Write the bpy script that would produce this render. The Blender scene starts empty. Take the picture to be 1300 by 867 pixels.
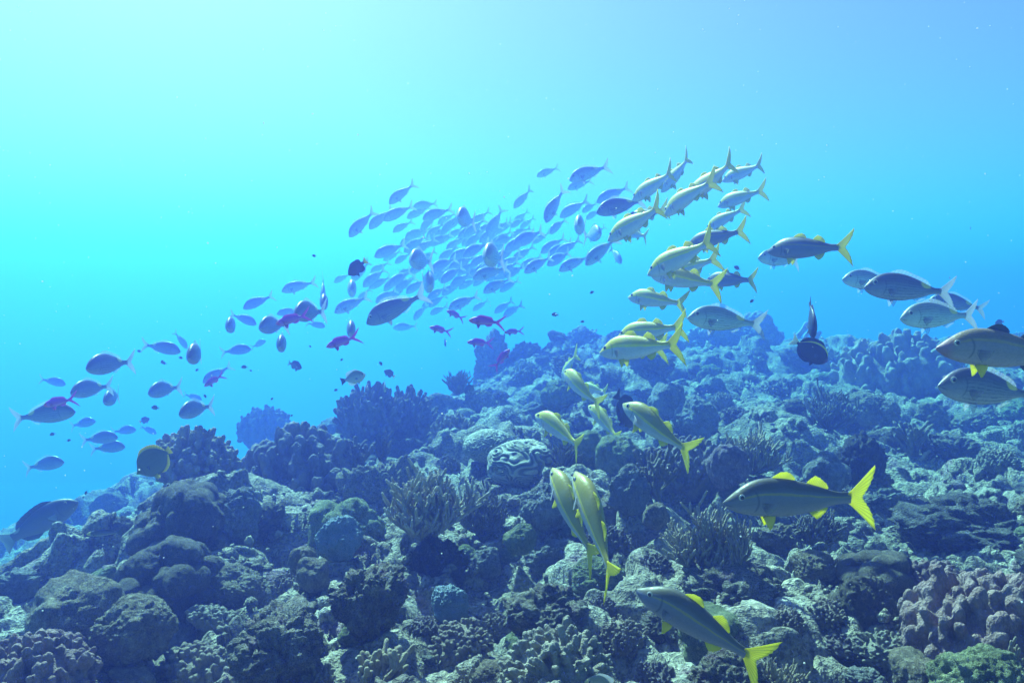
import bpy, bmesh, math, random
import numpy as np
from mathutils import Vector, Matrix

sc = bpy.context.scene
R = math.radians
F = 1020.0                      # focal length in pixels of the 1300 px wide photograph
PITCH = R(-3.0)

# ---------------------------------------------------------------- camera, sky, sun, exposure
cam_d = bpy.data.cameras.new('camera')
cam = bpy.data.objects.new('camera', cam_d)
sc.collection.objects.link(cam)
cam.location = (0, 0, 0)
cam.rotation_euler = (R(90) + PITCH, 0, 0)
cam_d.sensor_width = 36.0
cam_d.lens = F / 1300.0 * 36.0
cam_d.clip_start = 0.05
cam_d.clip_end = 500.0
sc.camera = cam

SUN_EL, SUN_AZ = R(48), R(-27)  # azimuth from +Y towards +X
w = bpy.data.worlds.new('World')
sc.world = w
w.use_nodes = True
wn = w.node_tree
sky = wn.nodes.new('ShaderNodeTexSky')
sky.sky_type = 'NISHITA'
sky.sun_disc = False
sky.sun_elevation = SUN_EL
sky.sun_rotation = SUN_AZ
sky.air_density = 1.0
sky.dust_density = 1.0
sky.ozone_density = 2.0
bg = wn.nodes['Background']
bg.inputs['Strength'].default_value = 0.058
deep_water = wn.nodes.new('ShaderNodeMix')      # the daylight has come down through metres of sea water
deep_water.data_type = 'RGBA'
deep_water.blend_type = 'MULTIPLY'
deep_water.inputs['Factor'].default_value = 1.0
deep_water.inputs['B'].default_value = (0.95, 0.80, 1.0, 1.0)
wn.links.new(sky.outputs[0], deep_water.inputs['A'])
wn.links.new(deep_water.outputs['Result'], bg.inputs['Color'])

sun_d = bpy.data.lights.new('sun', 'SUN')
sun_d.energy = 5.0
sun_d.angle = R(0.5)
sun_d.color = (1.0, 0.96, 0.88)
sun = bpy.data.objects.new('sun', sun_d)
sc.collection.objects.link(sun)
to_sun = Vector((math.sin(SUN_AZ) * math.cos(SUN_EL), math.cos(SUN_AZ) * math.cos(SUN_EL), math.sin(SUN_EL)))
sun.rotation_euler = to_sun.to_track_quat('Z', 'Y').to_euler()
sun.location = to_sun * 20

sc.view_settings.view_transform = 'Standard'
sc.view_settings.look = 'None'
sc.view_settings.gamma = 1.0
sc.view_settings.exposure = 1.52
sc.view_settings.use_curve_mapping = False
sc.render.engine = 'CYCLES'
cy = sc.cycles
cy.use_denoising = True
cy.max_bounces = 6
cy.diffuse_bounces = 1
cy.glossy_bounces = 2
cy.transmission_bounces = 3
cy.transparent_max_bounces = 4
cy.volume_bounces = 1
cy.sample_clamp_indirect = 4.0
cy.use_adaptive_sampling = True
cy.adaptive_threshold = 0.01

HAZE_DENSITY = 0.165
HAZE_COLOR = (0.076, 0.101, 0.43)
HAZE_ABSORB = (0.0, 0.74, 1.0)
HAZE_G = 0.66
HAZE_TOP = 2.1
# ---------------------------------------------------------------- pixels, noise, mesh helpers
CR = cam.rotation_euler.to_matrix()
RIGHT, UPC, FWD = CR @ Vector((1, 0, 0)), CR @ Vector((0, 1, 0)), CR @ Vector((0, 0, -1))


def at(px, py, d):
    """the point d metres ahead that shows at pixel px, py of the photograph"""
    return (FWD + RIGHT * ((px - 650.0) / F) + UPC * ((433.5 - py) / F)) * d


def _hash(ix, iy, iz, seed):
    h = (ix.astype(np.int64) * 374761393 + iy.astype(np.int64) * 668265263 + iz.astype(np.int64) * 2147483647 + seed * 974711) & 0xFFFFFFFF
    h = ((h ^ (h >> 13)) * 1274126177) & 0xFFFFFFFF
    h = ((h ^ (h >> 16)) * 2246822519) & 0xFFFFFFFF
    return ((h ^ (h >> 15)) & 0xFFFFFF) / float(0xFFFFFF)


def vnoise(p, seed=0):
    """smooth value noise in -1..1 at the rows of p (n, 3)"""
    i = np.floor(p)
    f = p - i
    i = i.astype(np.int64)
    u = f * f * f * (f * (f * 6 - 15) + 10)
    r = 0.0
    for a in (0, 1):
        for b in (0, 1):
            for c in (0, 1):
                wgt = (u[:, 0] if a else 1 - u[:, 0]) * (u[:, 1] if b else 1 - u[:, 1]) * (u[:, 2] if c else 1 - u[:, 2])
                r = r + wgt * _hash(i[:, 0] + a, i[:, 1] + b, i[:, 2] + c, seed)
    return r * 2 - 1


def fbm(p, octaves=4, seed=0, gain=0.5):
    r, a, t = 0.0, 1.0, 0.0
    for k in range(octaves):
        r = r + a * vnoise(p * (2.03 ** k) + 17.3 * k, seed + k)
        t += a
        a *= gain
    return r / t


def worley(p, seed=0, flat=False):
    """distance to the nearest and the second jittered cell point, and that cell's random value"""
    i = np.floor(p).astype(np.int64)
    f1 = np.full(len(p), 9.0)
    f2 = np.full(len(p), 9.0)
    cid = np.zeros(len(p))
    for a in (-1, 0, 1):
        for b in (-1, 0, 1):
            for c in ((0,) if flat else (-1, 0, 1)):
                x, y, z = i[:, 0] + a, i[:, 1] + b, i[:, 2] + c
                q = np.stack([x + 0.1 + 0.8 * _hash(x, y, z, seed), y + 0.1 + 0.8 * _hash(x, y, z, seed + 1),
                              p[:, 2] if flat else z + 0.1 + 0.8 * _hash(x, y, z, seed + 2)], 1)
                d = np.sqrt(((q - p) ** 2).sum(1))
                h = _hash(x, y, z, seed + 3)
                near = d < f1
                f2 = np.where(near, f1, np.minimum(f2, d))
                cid = np.where(near, h, cid)
                f1 = np.where(near, d, f1)
    return f1, f2, cid


def np_mesh(name, V, faces, mats=(), uv=None, smooth=True):
    me = bpy.data.meshes.new(name)
    if isinstance(faces, np.ndarray):
        n, k = faces.shape
        me.vertices.add(len(V))
        me.vertices.foreach_set('co', np.asarray(V, dtype=np.float32).ravel())
        me.loops.add(n * k)
        me.loops.foreach_set('vertex_index', faces.astype(np.int32).ravel())
        me.polygons.add(n)
        me.polygons.foreach_set('loop_start', np.arange(0, n * k, k, dtype=np.int32))
        me.polygons.foreach_set('loop_total', np.full(n, k, dtype=np.int32))
        me.update(calc_edges=True)
    else:
        me.from_pydata([tuple(v) for v in V], [], faces)
    if smooth:
        me.polygons.foreach_set('use_smooth', np.ones(len(me.polygons), dtype=bool))
    if uv is not None:
        lay = me.uv_layers.new(name='UVMap')
        idx = np.zeros(len(me.loops), dtype=np.int32)
        me.loops.foreach_get('vertex_index', idx)
        lay.data.foreach_set('uv', np.asarray(uv, dtype=np.float32)[idx].ravel())
    for m in mats:
        me.materials.append(m)
    me.validate()
    me.update()
    return me


def link(name, data, parent=None):
    o = bpy.data.objects.new(name, data)
    sc.collection.objects.link(o)
    if parent is not None:
        o.parent = parent
    return o


def tag(o, label=None, cat=None, group=None, kind=None):
    if label: o['label'] = label
    if cat: o['category'] = cat
    if group: o['group'] = group
    if kind: o['kind'] = kind
    return o


_ico = {}


def ico(sub):
    if sub not in _ico:
        bm = bmesh.new()
        bmesh.ops.create_icosphere(bm, subdivisions=sub, radius=1.0)
        bm.verts.index_update()
        V = np.array([v.co[:] for v in bm.verts])
        T = np.array([[v.index for v in f.verts] for f in bm.faces])
        bm.free()
        _ico[sub] = (V, T)
    return _ico[sub]


# ---------------------------------------------------------------- materials
class Nodes:
    def __init__(s, name):
        s.m = bpy.data.materials.new(name)
        s.m.use_nodes = True
        s.t = s.m.node_tree
        s.b = s.t.nodes['Principled BSDF']
        s.out = s.t.nodes['Material Output']

    def n(s, typ, **kw):
        nd = s.t.nodes.new(typ)
        for k, v in kw.items():
            setattr(nd, k, v)
        return nd

    def put(s, sock, v):
        if hasattr(v, 'links') and hasattr(v, 'node'):
            s.t.links.new(v, sock)
        elif isinstance(v, (tuple, list)):
            sock.default_value = (*v, 1.0) if len(v) == 3 and sock.type == 'RGBA' else v
        else:
            sock.default_value = v

    def math(s, op, a, b=0.0, c=0.0, clamp=False):
        nd = s.n('ShaderNodeMath', operation=op, use_clamp=clamp)
        for i, v in enumerate((a, b, c)):
            s.put(nd.inputs[i], v)
        return nd.outputs[0]

    def mix(s, f, a, b, mode='MIX'):
        nd = s.n('ShaderNodeMix', data_type='RGBA', blend_type=mode)
        s.put(nd.inputs['Factor'], f)
        s.put(nd.inputs['A'], a)
        s.put(nd.inputs['B'], b)
        return nd.outputs['Result']

    def ramp(s, f, stops, interp='LINEAR'):
        nd = s.n('ShaderNodeValToRGB')
        nd.color_ramp.interpolation = interp
        e = nd.color_ramp.elements
        while len(e) < len(stops):
            e.new(0.5)
        for k, (p, c) in enumerate(stops):
            e[k].position = p
            e[k].color = (*c, 1) if not isinstance(c, float) else (c, c, c, 1)
        s.put(nd.inputs[0], f)
        return nd.outputs['Color']

    def noise(s, vec, scale, detail=3.0, rough=0.55, dist=0.0):
        nd = s.n('ShaderNodeTexNoise')
        s.put(nd.inputs['Vector'], vec)
        nd.inputs['Scale'].default_value = scale
        nd.inputs['Detail'].default_value = detail
        nd.inputs['Roughness'].default_value = rough
        nd.inputs['Distortion'].default_value = dist
        return nd.outputs['Fac']

    def voro(s, vec, scale, feature='F1'):
        nd = s.n('ShaderNodeTexVoronoi', feature=feature)
        s.put(nd.inputs['Vector'], vec)
        nd.inputs['Scale'].default_value = scale
        return nd.outputs['Distance']

    def bump(s, h, strength=0.5, dist=0.01, normal=None):
        nd = s.n('ShaderNodeBump')
        s.put(nd.inputs['Height'], h)
        nd.inputs['Strength'].default_value = strength
        nd.inputs['Distance'].default_value = dist
        if normal is not None:
            s.t.links.new(normal, nd.inputs['Normal'])
        return nd.outputs['Normal']


def reef_material(name, cols,  patch=5.0, polyp=45.0, polyp_dist=0.006, grit=60.0, spots=None):
    if "dark" not in name and "smooth" not in name and "blue" not in name:
        cols = [tuple(min(0.6, v * 1.15) for v in c) for c in cols]
    """rough living rock: three patch colours, pale and dark encrusting blotches, polyp and grit relief"""
    k = Nodes(name)
    tc = k.n('ShaderNodeTexCoord').outputs['Object']
    oi = k.n('ShaderNodeObjectInfo')
    mp = k.n('ShaderNodeVectorMath', operation='ADD')
    k.put(mp.inputs[0], tc)
    cmb = k.n('ShaderNodeCombineXYZ')
    k.put(cmb.inputs[0], k.math('MULTIPLY', oi.outputs['Random'], 13.0))
    k.put(cmb.inputs[1], k.math('MULTIPLY', oi.outputs['Random'], 31.0))
    k.put(mp.inputs[1], cmb.outputs[0])
    v = mp.outputs[0]
    n1 = k.noise(v, patch, 5, 0.62, 0.6)
    n2 = k.noise(v, patch * 3.3, 5, 0.65)
    n3 = k.noise(v, grit, 3, 0.6)
    col = k.ramp(n1, [(0.34, cols[0]), (0.5, cols[1]), (0.64, cols[2])])
    col = k.mix(k.ramp(n2, [(0.54, 0.0), (0.66, 0.75)]), col, tuple(min(0.66, c * 2.5 + 0.03) for c in cols[1]))
    col = k.mix(k.ramp(n2, [(0.33, 0.8), (0.44, 0.0)]), col, tuple(c * 0.36 for c in cols[0]))
    if spots:
        col = k.mix(k.ramp(k.noise(v, patch * 1.7, 2), [(0.6, 0.0), (0.66, 0.8)]), col, spots)
    vo = k.voro(v, polyp)
    col = k.mix(k.ramp(vo, [(0.15, 0.35), (0.5, 0.0)]), col, tuple(min(0.6, c * 1.5) for c in cols[2]))
    col = k.mix(k.math('MULTIPLY', oi.outputs['Random'], 0.5), col, k.mix(0.5, col, cols[2]))
    col = k.mix(k.ramp(n3, [(0.40, 0.55), (0.52, 0.0)]), col, tuple(c * 0.3 for c in cols[0]))
    k.put(k.b.inputs['Base Color'], col)
    k.b.inputs['Roughness'].default_value = 0.85
    k.b.inputs['Specular IOR Level'].default_value = 0.2
    b1 = k.bump(k.ramp(vo, [(0.0, 1.0), (0.6, 0.0)]), 0.6, polyp_dist)
    b2 = k.bump(n2, 0.8, 0.03, b1)
    b3 = k.bump(n3, 1.0, 0.02, b2)
    k.put(k.b.inputs['Normal'], b3)
    return k.m


M = {}
M['reef'] = reef_material('encrusted_reef_rock', [(0.10, 0.085, 0.07), (0.21, 0.19, 0.145), (0.30, 0.29, 0.24)], 3.2, 55, 0.006, 70, (0.23, 0.15, 0.20))
M['tan'] = reef_material('tan_coral', [(0.15, 0.125, 0.085), (0.25, 0.21, 0.145), (0.34, 0.31, 0.23)], 4.0, 48, 0.006, 80)
M['green'] = reef_material('olive_green_coral', [(0.13, 0.15, 0.075), (0.22, 0.26, 0.13), (0.31, 0.36, 0.20)], 4.0, 60, 0.005, 90)
M['mauve'] = reef_material('mauve_coral', [(0.17, 0.12, 0.15), (0.27, 0.205, 0.25), (0.37, 0.31, 0.36)], 4.0, 60, 0.005, 90)
M['blue'] = reef_material('pale_blue_coral', [(0.32, 0.46, 0.56), (0.42, 0.58, 0.68), (0.50, 0.66, 0.74)], 5.0, 60, 0.004, 90)
M['grey'] = reef_material('grey_coral', [(0.15, 0.155, 0.15), (0.26, 0.265, 0.25), (0.37, 0.38, 0.36)], 4.0, 50, 0.006, 80)
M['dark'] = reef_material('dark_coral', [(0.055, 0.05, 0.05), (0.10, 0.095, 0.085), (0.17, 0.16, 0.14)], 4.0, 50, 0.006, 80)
M['smooth'] = reef_material('smooth_brown_coral', [(0.13, 0.115, 0.085), (0.17, 0.15, 0.11), (0.22, 0.20, 0.15)], 2.5, 120, 0.003, 120)


def knob_material(name, base, tip):
    k = Nodes(name)
    tc = k.n('ShaderNodeTexCoord').outputs['Object']
    n1 = k.noise(tc, 9, 4, 0.6)
    n2 = k.noise(tc, 60, 3, 0.6)
    vo = k.voro(tc, 70)
    col = k.ramp(n1, [(0.35, base), (0.65, tip)])
    col = k.mix(k.ramp(n2, [(0.5, 0.0), (0.7, 0.5)]), col, tuple(min(0.6, c * 1.35) for c in tip))
    k.put(k.b.inputs['Base Color'], col)
    k.b.inputs['Roughness'].default_value = 0.8
    k.b.inputs['Specular IOR Level'].default_value = 0.2
    b1 = k.bump(vo, 0.5, 0.006)
    k.put(k.b.inputs['Normal'], k.bump(n2, 0.6, 0.01, b1))
    return k.m


def brain_material():
    k = Nodes('ridged_brain_coral')
    uv = k.n('ShaderNodeUVMap').outputs[0]
    sp = k.n('ShaderNodeSeparateXYZ')
    k.put(sp.inputs[0], uv)
    tc = k.n('ShaderNodeTexCoord').outputs['Object']
    n = k.noise(tc, 40, 4, 0.6)
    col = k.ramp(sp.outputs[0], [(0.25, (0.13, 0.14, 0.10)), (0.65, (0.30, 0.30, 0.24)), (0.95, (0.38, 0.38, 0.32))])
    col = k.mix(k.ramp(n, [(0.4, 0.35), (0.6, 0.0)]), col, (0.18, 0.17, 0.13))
    k.put(k.b.inputs['Base Color'], col)
    k.b.inputs['Roughness'].default_value = 0.8
    k.put(k.b.inputs['Normal'], k.bump(n, 0.6, 0.01))
    return k.m


M['brain'] = brain_material()
M['knob_brown'] = knob_material('knobby_brown_coral', (0.16, 0.13, 0.10), (0.30, 0.26, 0.21))
M['knob_pale'] = knob_material('knobby_pale_coral', (0.17, 0.16, 0.125), (0.32, 0.30, 0.24))
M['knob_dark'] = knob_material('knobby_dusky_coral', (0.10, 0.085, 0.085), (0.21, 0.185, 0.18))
M['knob_pink'] = knob_material('knobby_pinkish_coral', (0.14, 0.09, 0.085), (0.28, 0.205, 0.19))
M['bush'] = knob_material('branching_tan_coral', (0.24, 0.20, 0.13), (0.44, 0.39, 0.28))
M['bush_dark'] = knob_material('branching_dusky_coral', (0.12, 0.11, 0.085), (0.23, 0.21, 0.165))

# ---------------------------------------------------------------- the colonies one can tell apart
G_BUSH = 'branching corals standing on the reef'
G_KNOB = 'knobby coral heads'
G_DOME = 'rounded boulder corals'
C = [
    # name, shape, material, px, py(foot), w, h, d, rz, label, category
    ('knobby_coral', 'knob:0', 'knob_brown', 247, 600, 116, 62, 3.45, 0.3, 'mushroom-shaped coral head of pale round knobs beside the yellow-rimmed butterflyfish', 'coral', G_KNOB),
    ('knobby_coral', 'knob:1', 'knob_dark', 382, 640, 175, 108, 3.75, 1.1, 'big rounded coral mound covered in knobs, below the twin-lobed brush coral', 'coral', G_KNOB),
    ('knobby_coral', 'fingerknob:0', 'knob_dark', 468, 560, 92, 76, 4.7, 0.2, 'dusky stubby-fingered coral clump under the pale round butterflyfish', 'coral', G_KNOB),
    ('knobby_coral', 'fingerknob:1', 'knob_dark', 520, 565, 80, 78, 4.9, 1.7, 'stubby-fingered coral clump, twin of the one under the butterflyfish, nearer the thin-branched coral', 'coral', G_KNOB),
    ('knobby_coral', 'knob:2', 'knob_brown', 575, 565, 62, 42, 4.5, 0.6, 'small warm brown knobby coral behind the thick labyrinth brain coral', 'coral', G_KNOB),
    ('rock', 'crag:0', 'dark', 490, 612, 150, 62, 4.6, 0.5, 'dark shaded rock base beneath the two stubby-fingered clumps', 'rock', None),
    ('rock', 'crag:1', 'tan', 487, 668, 118, 92, 3.6, 2.1, 'broad flat-topped tan rock behind the largest branching coral', 'rock', None),
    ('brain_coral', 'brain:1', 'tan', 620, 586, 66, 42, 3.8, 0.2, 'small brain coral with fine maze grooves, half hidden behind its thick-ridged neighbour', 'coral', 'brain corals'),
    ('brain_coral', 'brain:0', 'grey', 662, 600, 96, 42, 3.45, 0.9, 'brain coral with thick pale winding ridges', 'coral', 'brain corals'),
    ('boulder_coral', 'dome:0', 'green', 752, 590, 70, 46, 3.7, 0.4, 'smooth pale green dome coral below the small cluster of yellow goatfish', 'coral', G_DOME),
    ('boulder_coral', 'dome:1', 'green', 788, 604, 70, 52, 3.55, 1.4, 'pale green dome coral under the tail of the steeply diving goatfish', 'coral', G_DOME),
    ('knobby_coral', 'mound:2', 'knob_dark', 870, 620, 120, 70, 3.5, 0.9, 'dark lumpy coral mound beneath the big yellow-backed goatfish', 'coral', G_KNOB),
    ('branching_coral', 'bush:0', 'bush', 553, 698, 142, 116, 2.75, 0.4, 'largest branching coral, a spreading tan bush on a dark pedestal', 'coral', G_BUSH),
    ('branching_coral', 'bush:1', 'bush_dark', 610, 690, 80, 76, 2.95, 1.8, 'smaller dusky branching coral pressed against the largest tan bush', 'coral', G_BUSH),
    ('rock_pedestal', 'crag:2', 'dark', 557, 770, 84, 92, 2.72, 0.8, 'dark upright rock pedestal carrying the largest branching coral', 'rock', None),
    ('boulder_coral', 'lobed:0', 'green', 446, 705, 122, 76, 2.95, 2.0, 'wide olive green coral dome behind the pale blue coral', 'coral', G_DOME),
    ('blue_coral', 'massive:0', 'blue', 432, 716, 60, 62, 2.6, 0.7, 'pale blue wrinkled coral hump, larger of the two blue ones', 'coral', 'blue corals'),
    ('blue_coral', 'massive:1', 'blue', 572, 786, 46, 44, 2.15, 1.9, 'small bright blue rounded coral below the dark rock pedestal', 'coral', 'blue corals'),
    ('boulder_coral', 'lobed:1', 'smooth', 236, 712, 138, 104, 2.85, 0.9, 'big smooth dark lobed coral below the mushroom-shaped knobby head', 'coral', G_DOME),
    ('boulder_coral', 'lobed:2', 'smooth', 208, 770, 150, 92, 2.6, 2.6, 'smooth sloping lobed coral with a pale rim above the ribbed boulder', 'coral', G_DOME),
    ('boulder_coral', 'massive:2', 'grey', 292, 682, 80, 64, 2.95, 0.2, 'grey lobed coral between the smooth dark lobes and the large knobby mound', 'coral', G_DOME),
    ('boulder_coral', 'dome:2', 'tan', 100, 806, 122, 76, 2.3, 0.5, 'smooth rounded boulder coral at the edge of the drop-off, beside the hazy slope', 'coral', G_DOME),
    ('boulder_coral', 'massive:3', 'tan', 168, 812, 104, 58, 2.15, 1.1, 'rough ribbed boulder coral against the smooth rounded boulder', 'coral', G_DOME),
    ('knobby_coral', 'bump:1', 'knob_pink', 52, 872, 150, 76, 1.95, 0.4, 'lumpy mauve knob coral in the dark corner below the smooth boulder', 'coral', G_KNOB),
    ('knobby_coral', 'bump:2', 'knob_pink', 1250, 838, 215, 122, 1.9, 0.8, 'widest pinkish knob coral, its pale lumps tightly packed', 'coral', G_KNOB),
    ('knobby_coral', 'bump:3', 'knob_pink', 1190, 755, 95, 46, 2.35, 2.2, 'pinkish knob coral just behind the widest one', 'coral', G_KNOB),
    ('boulder_coral', 'massive:4', 'green', 1238, 892, 124, 74, 1.6, 0.4, 'smooth pitted greenish dome cut by the bottom edge below the pink knob coral', 'coral', G_DOME),
    ('boulder_coral', 'dome:3', 'tan', 1166, 880, 72, 52, 1.7, 2.0, 'small knobbly tan dome leaning on the pitted greenish dome', 'coral', G_DOME),
    ('boulder_coral', 'massive:5', 'smooth', 1092, 790, 84, 62, 2.15, 0.6, 'pair-lobed smooth coral between the pink knob coral and the ragged reef gully', 'coral', G_DOME),
    ('boulder_coral', 'lobed:3', 'smooth', 1112, 752, 130, 60, 2.4, 0.2, 'low smooth lobed coral behind the pair-lobed one', 'coral', G_DOME),
    ('boulder_coral', 'dome:4', 'mauve', 922, 618, 58, 54, 3.25, 0.9, 'small mauve dome coral in front of the feathery branching coral', 'coral', G_DOME),
    ('boulder_coral', 'dome:5', 'grey', 1052, 612, 62, 40, 3.5, 0.1, 'low grey dome coral touching the tail of the large dark-bodied goatfish', 'coral', G_DOME),
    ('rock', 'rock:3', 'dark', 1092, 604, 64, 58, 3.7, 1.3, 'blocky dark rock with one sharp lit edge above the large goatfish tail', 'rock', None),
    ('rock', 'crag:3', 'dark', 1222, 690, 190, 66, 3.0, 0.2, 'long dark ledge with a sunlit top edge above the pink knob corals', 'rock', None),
    ('boulder_coral', 'dome:6', 'mauve', 1218, 662, 42, 34, 3.05, 0.2, 'mauve dome coral sitting on the long dark ledge', 'coral', G_DOME),
    ('knobby_coral', 'mound:0', 'knob_brown', 1140, 500, 170, 84, 6.2, 0.9, 'broad hazy mound of small knobs below the group of striped breams', 'coral', G_KNOB),
    ('rock_pinnacle', 'pillar:1', 'tan', 630, 492, 62, 76, 7.3, 0.9, 'tall hazy pinnacle of rock with purple anthias around it', 'rock', None),
    ('boulder_coral', 'massive:6', 'grey', 962, 440, 66, 46, 8.6, 0.4, 'hazy boulder coral on the crest behind the silver bream with the yellow spot', 'coral', G_DOME),
    ('boulder_coral', 'massive:7', 'grey', 905, 447, 80, 42, 8.3, 1.4, 'hazy low boulder on the crest partly behind the silver bream', 'coral', G_DOME),
    ('rock', 'rock:4', 'grey', 742, 452, 60, 40, 8.0, 1.0, 'hazy lump of rock on the crest behind the diving goatfish pair', 'rock', None),
    ('boulder_coral', 'mound:1', 'knob_dark', 338, 566, 76, 52, 7.0, 0.5, 'faint blue coral hump standing in the open water gap beyond the drop-off', 'coral', G_DOME),
    ('boulder_coral', 'dome:7', 'grey', 845, 520, 54, 36, 5.0, 0.3, 'pale-topped dome coral just behind the steeply diving yellow-backed goatfish', 'coral', G_DOME),
    ('boulder_coral', 'massive:8', 'grey', 880, 542, 66, 42, 4.7, 1.7, 'pale-topped lumpy coral beside the dome behind the yellow-backed goatfish', 'coral', G_DOME),
    ('boulder_coral', 'dome:8', 'tan', 386, 722, 36, 28, 2.5, 0.6, 'upper of two little tan domes below the olive green coral', 'coral', G_DOME),
    ('boulder_coral', 'dome:9', 'tan', 398, 742, 48, 36, 2.4, 1.6, 'lower of two little tan domes below the olive green coral', 'coral', G_DOME),
    ('boulder_coral', 'dome:10', 'green', 660, 700, 44, 36, 2.5, 0.1, 'round pale green dome coral beside the pair of goatfish swimming away', 'coral', G_DOME),
    ('boulder_coral', 'massive:9', 'grey', 690, 660, 76, 48, 2.9, 0.7, 'pale lumpy coral behind the pair of goatfish swimming away', 'coral', G_DOME),
    ('boulder_coral', 'massive:10', 'grey', 800, 634, 54, 46, 2.95, 2.7, 'pale-crusted round coral at the foot of the dark fan-shaped branching coral', 'coral', G_DOME),
    ('boulder_coral', 'dome:11', 'tan', 832, 670, 36, 32, 2.75, 0.7, 'small round tan coral between the fan-shaped and the wide finger coral', 'coral', G_DOME),
    ('rock', 'crag:5', 'reef', 700, 800, 120, 62, 2.1, 0.4, 'pale-topped craggy rock on the near side of the dark hollow', 'rock', None),
    ('rock', 'crag:6', 'reef', 470, 800, 110, 84, 2.0, 2.4, 'craggy rock spur running down towards the bottom edge', 'rock', None),
    ('rock', 'crag:7', 'reef', 930, 768, 160, 58, 2.3, 1.4, 'broad craggy rock behind the goatfish near the bottom edge', 'rock', None),
    ('rock', 'crag:8', 'reef', 350, 850, 150, 80, 1.85, 0.1, 'long jagged rock slope in the dark lower part of the reef', 'rock', None),
    ('rock', 'crag:9', 'reef', 935, 885, 110, 62, 1.75, 0.9, 'craggy rock at the bottom edge under the lowest goatfish', 'rock', None),
    ('branching_coral', 'tall:0', 'bush_dark', 828, 622, 78, 88, 3.0, 0.8, 'dark fan-shaped branching coral under the yellow-backed goatfish', 'coral', G_BUSH),
    ('branching_coral', 'bush:2', 'bush', 884, 722, 118, 88, 2.4, 0.2, 'wide thick-fingered branching coral in front of the large goatfish', 'coral', G_BUSH),
    ('branching_coral', 'tall:1', 'bush', 938, 735, 40, 82, 2.3, 0.5, 'narrow upright branching coral next to the wide thick-fingered one', 'coral', G_BUSH),
    ('branching_coral', 'bush:3', 'bush', 958, 602, 90, 66, 3.5, 1.0, 'feathery branching coral behind the small mauve dome', 'coral', G_BUSH),
    ('branching_coral', 'bush:4', 'bush_dark', 1052, 545, 84, 66, 4.7, 1.0, 'soft-looking hazy branching coral halfway up the slope', 'coral', G_BUSH),
    ('branching_coral', 'bush:5', 'bush_dark', 582, 514, 44, 46, 5.6, 1.0, 'faint thin-branched coral on the crest between the brush coral and the pinnacle', 'coral', G_BUSH),
    ('branching_coral', 'sparse:0', 'bush', 492, 880, 78, 66, 1.75, 0.3, 'pale finger coral rising from the bottom edge left of the dark hollow', 'coral', G_BUSH),
    ('branching_coral', 'sparse:1', 'bush', 590, 890, 36, 46, 1.75, 1.3, 'single pale finger coral tip in the dark hollow at the bottom edge', 'coral', G_BUSH),
    ('branching_coral', 'bush:6', 'bush', 998, 888, 84, 58, 1.7, 0.3, 'branching coral at the bottom edge beside the lowest goatfish tail', 'coral', G_BUSH),
    ('branching_coral', 'sparse:2', 'bush', 1296, 868, 34, 62, 1.65, 0.3, 'finger coral cut off by the picture edge above the pitted dome', 'coral', G_BUSH),
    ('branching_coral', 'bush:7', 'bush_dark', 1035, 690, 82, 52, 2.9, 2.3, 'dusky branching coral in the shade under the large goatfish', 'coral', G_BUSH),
    ('branching_coral', 'bush:8', 'bush_dark', 708, 604, 66, 48, 3.4, 2.3, 'dusky thin-branched coral between the brain coral and the green domes', 'coral', G_BUSH),
    ('branching_coral', 'sparse:3', 'bush_dark', 1160, 578, 60, 44, 4.3, 0.4, 'hazy spiky branching coral above the long dark ledge', 'coral', G_BUSH),
    ('branching_coral', 'sparse:4', 'knob_dark', 452, 596, 50, 44, 3.75, 0.4, 'dusky upright finger coral between the knobby mound and the flat-topped rock', 'coral', G_BUSH),
    ('branching_coral', 'sparse:5', 'knob_dark', 488, 588, 26, 40, 3.8, 2.4, 'lone bent finger coral behind the flat-topped rock', 'coral', G_BUSH),
]
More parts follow.
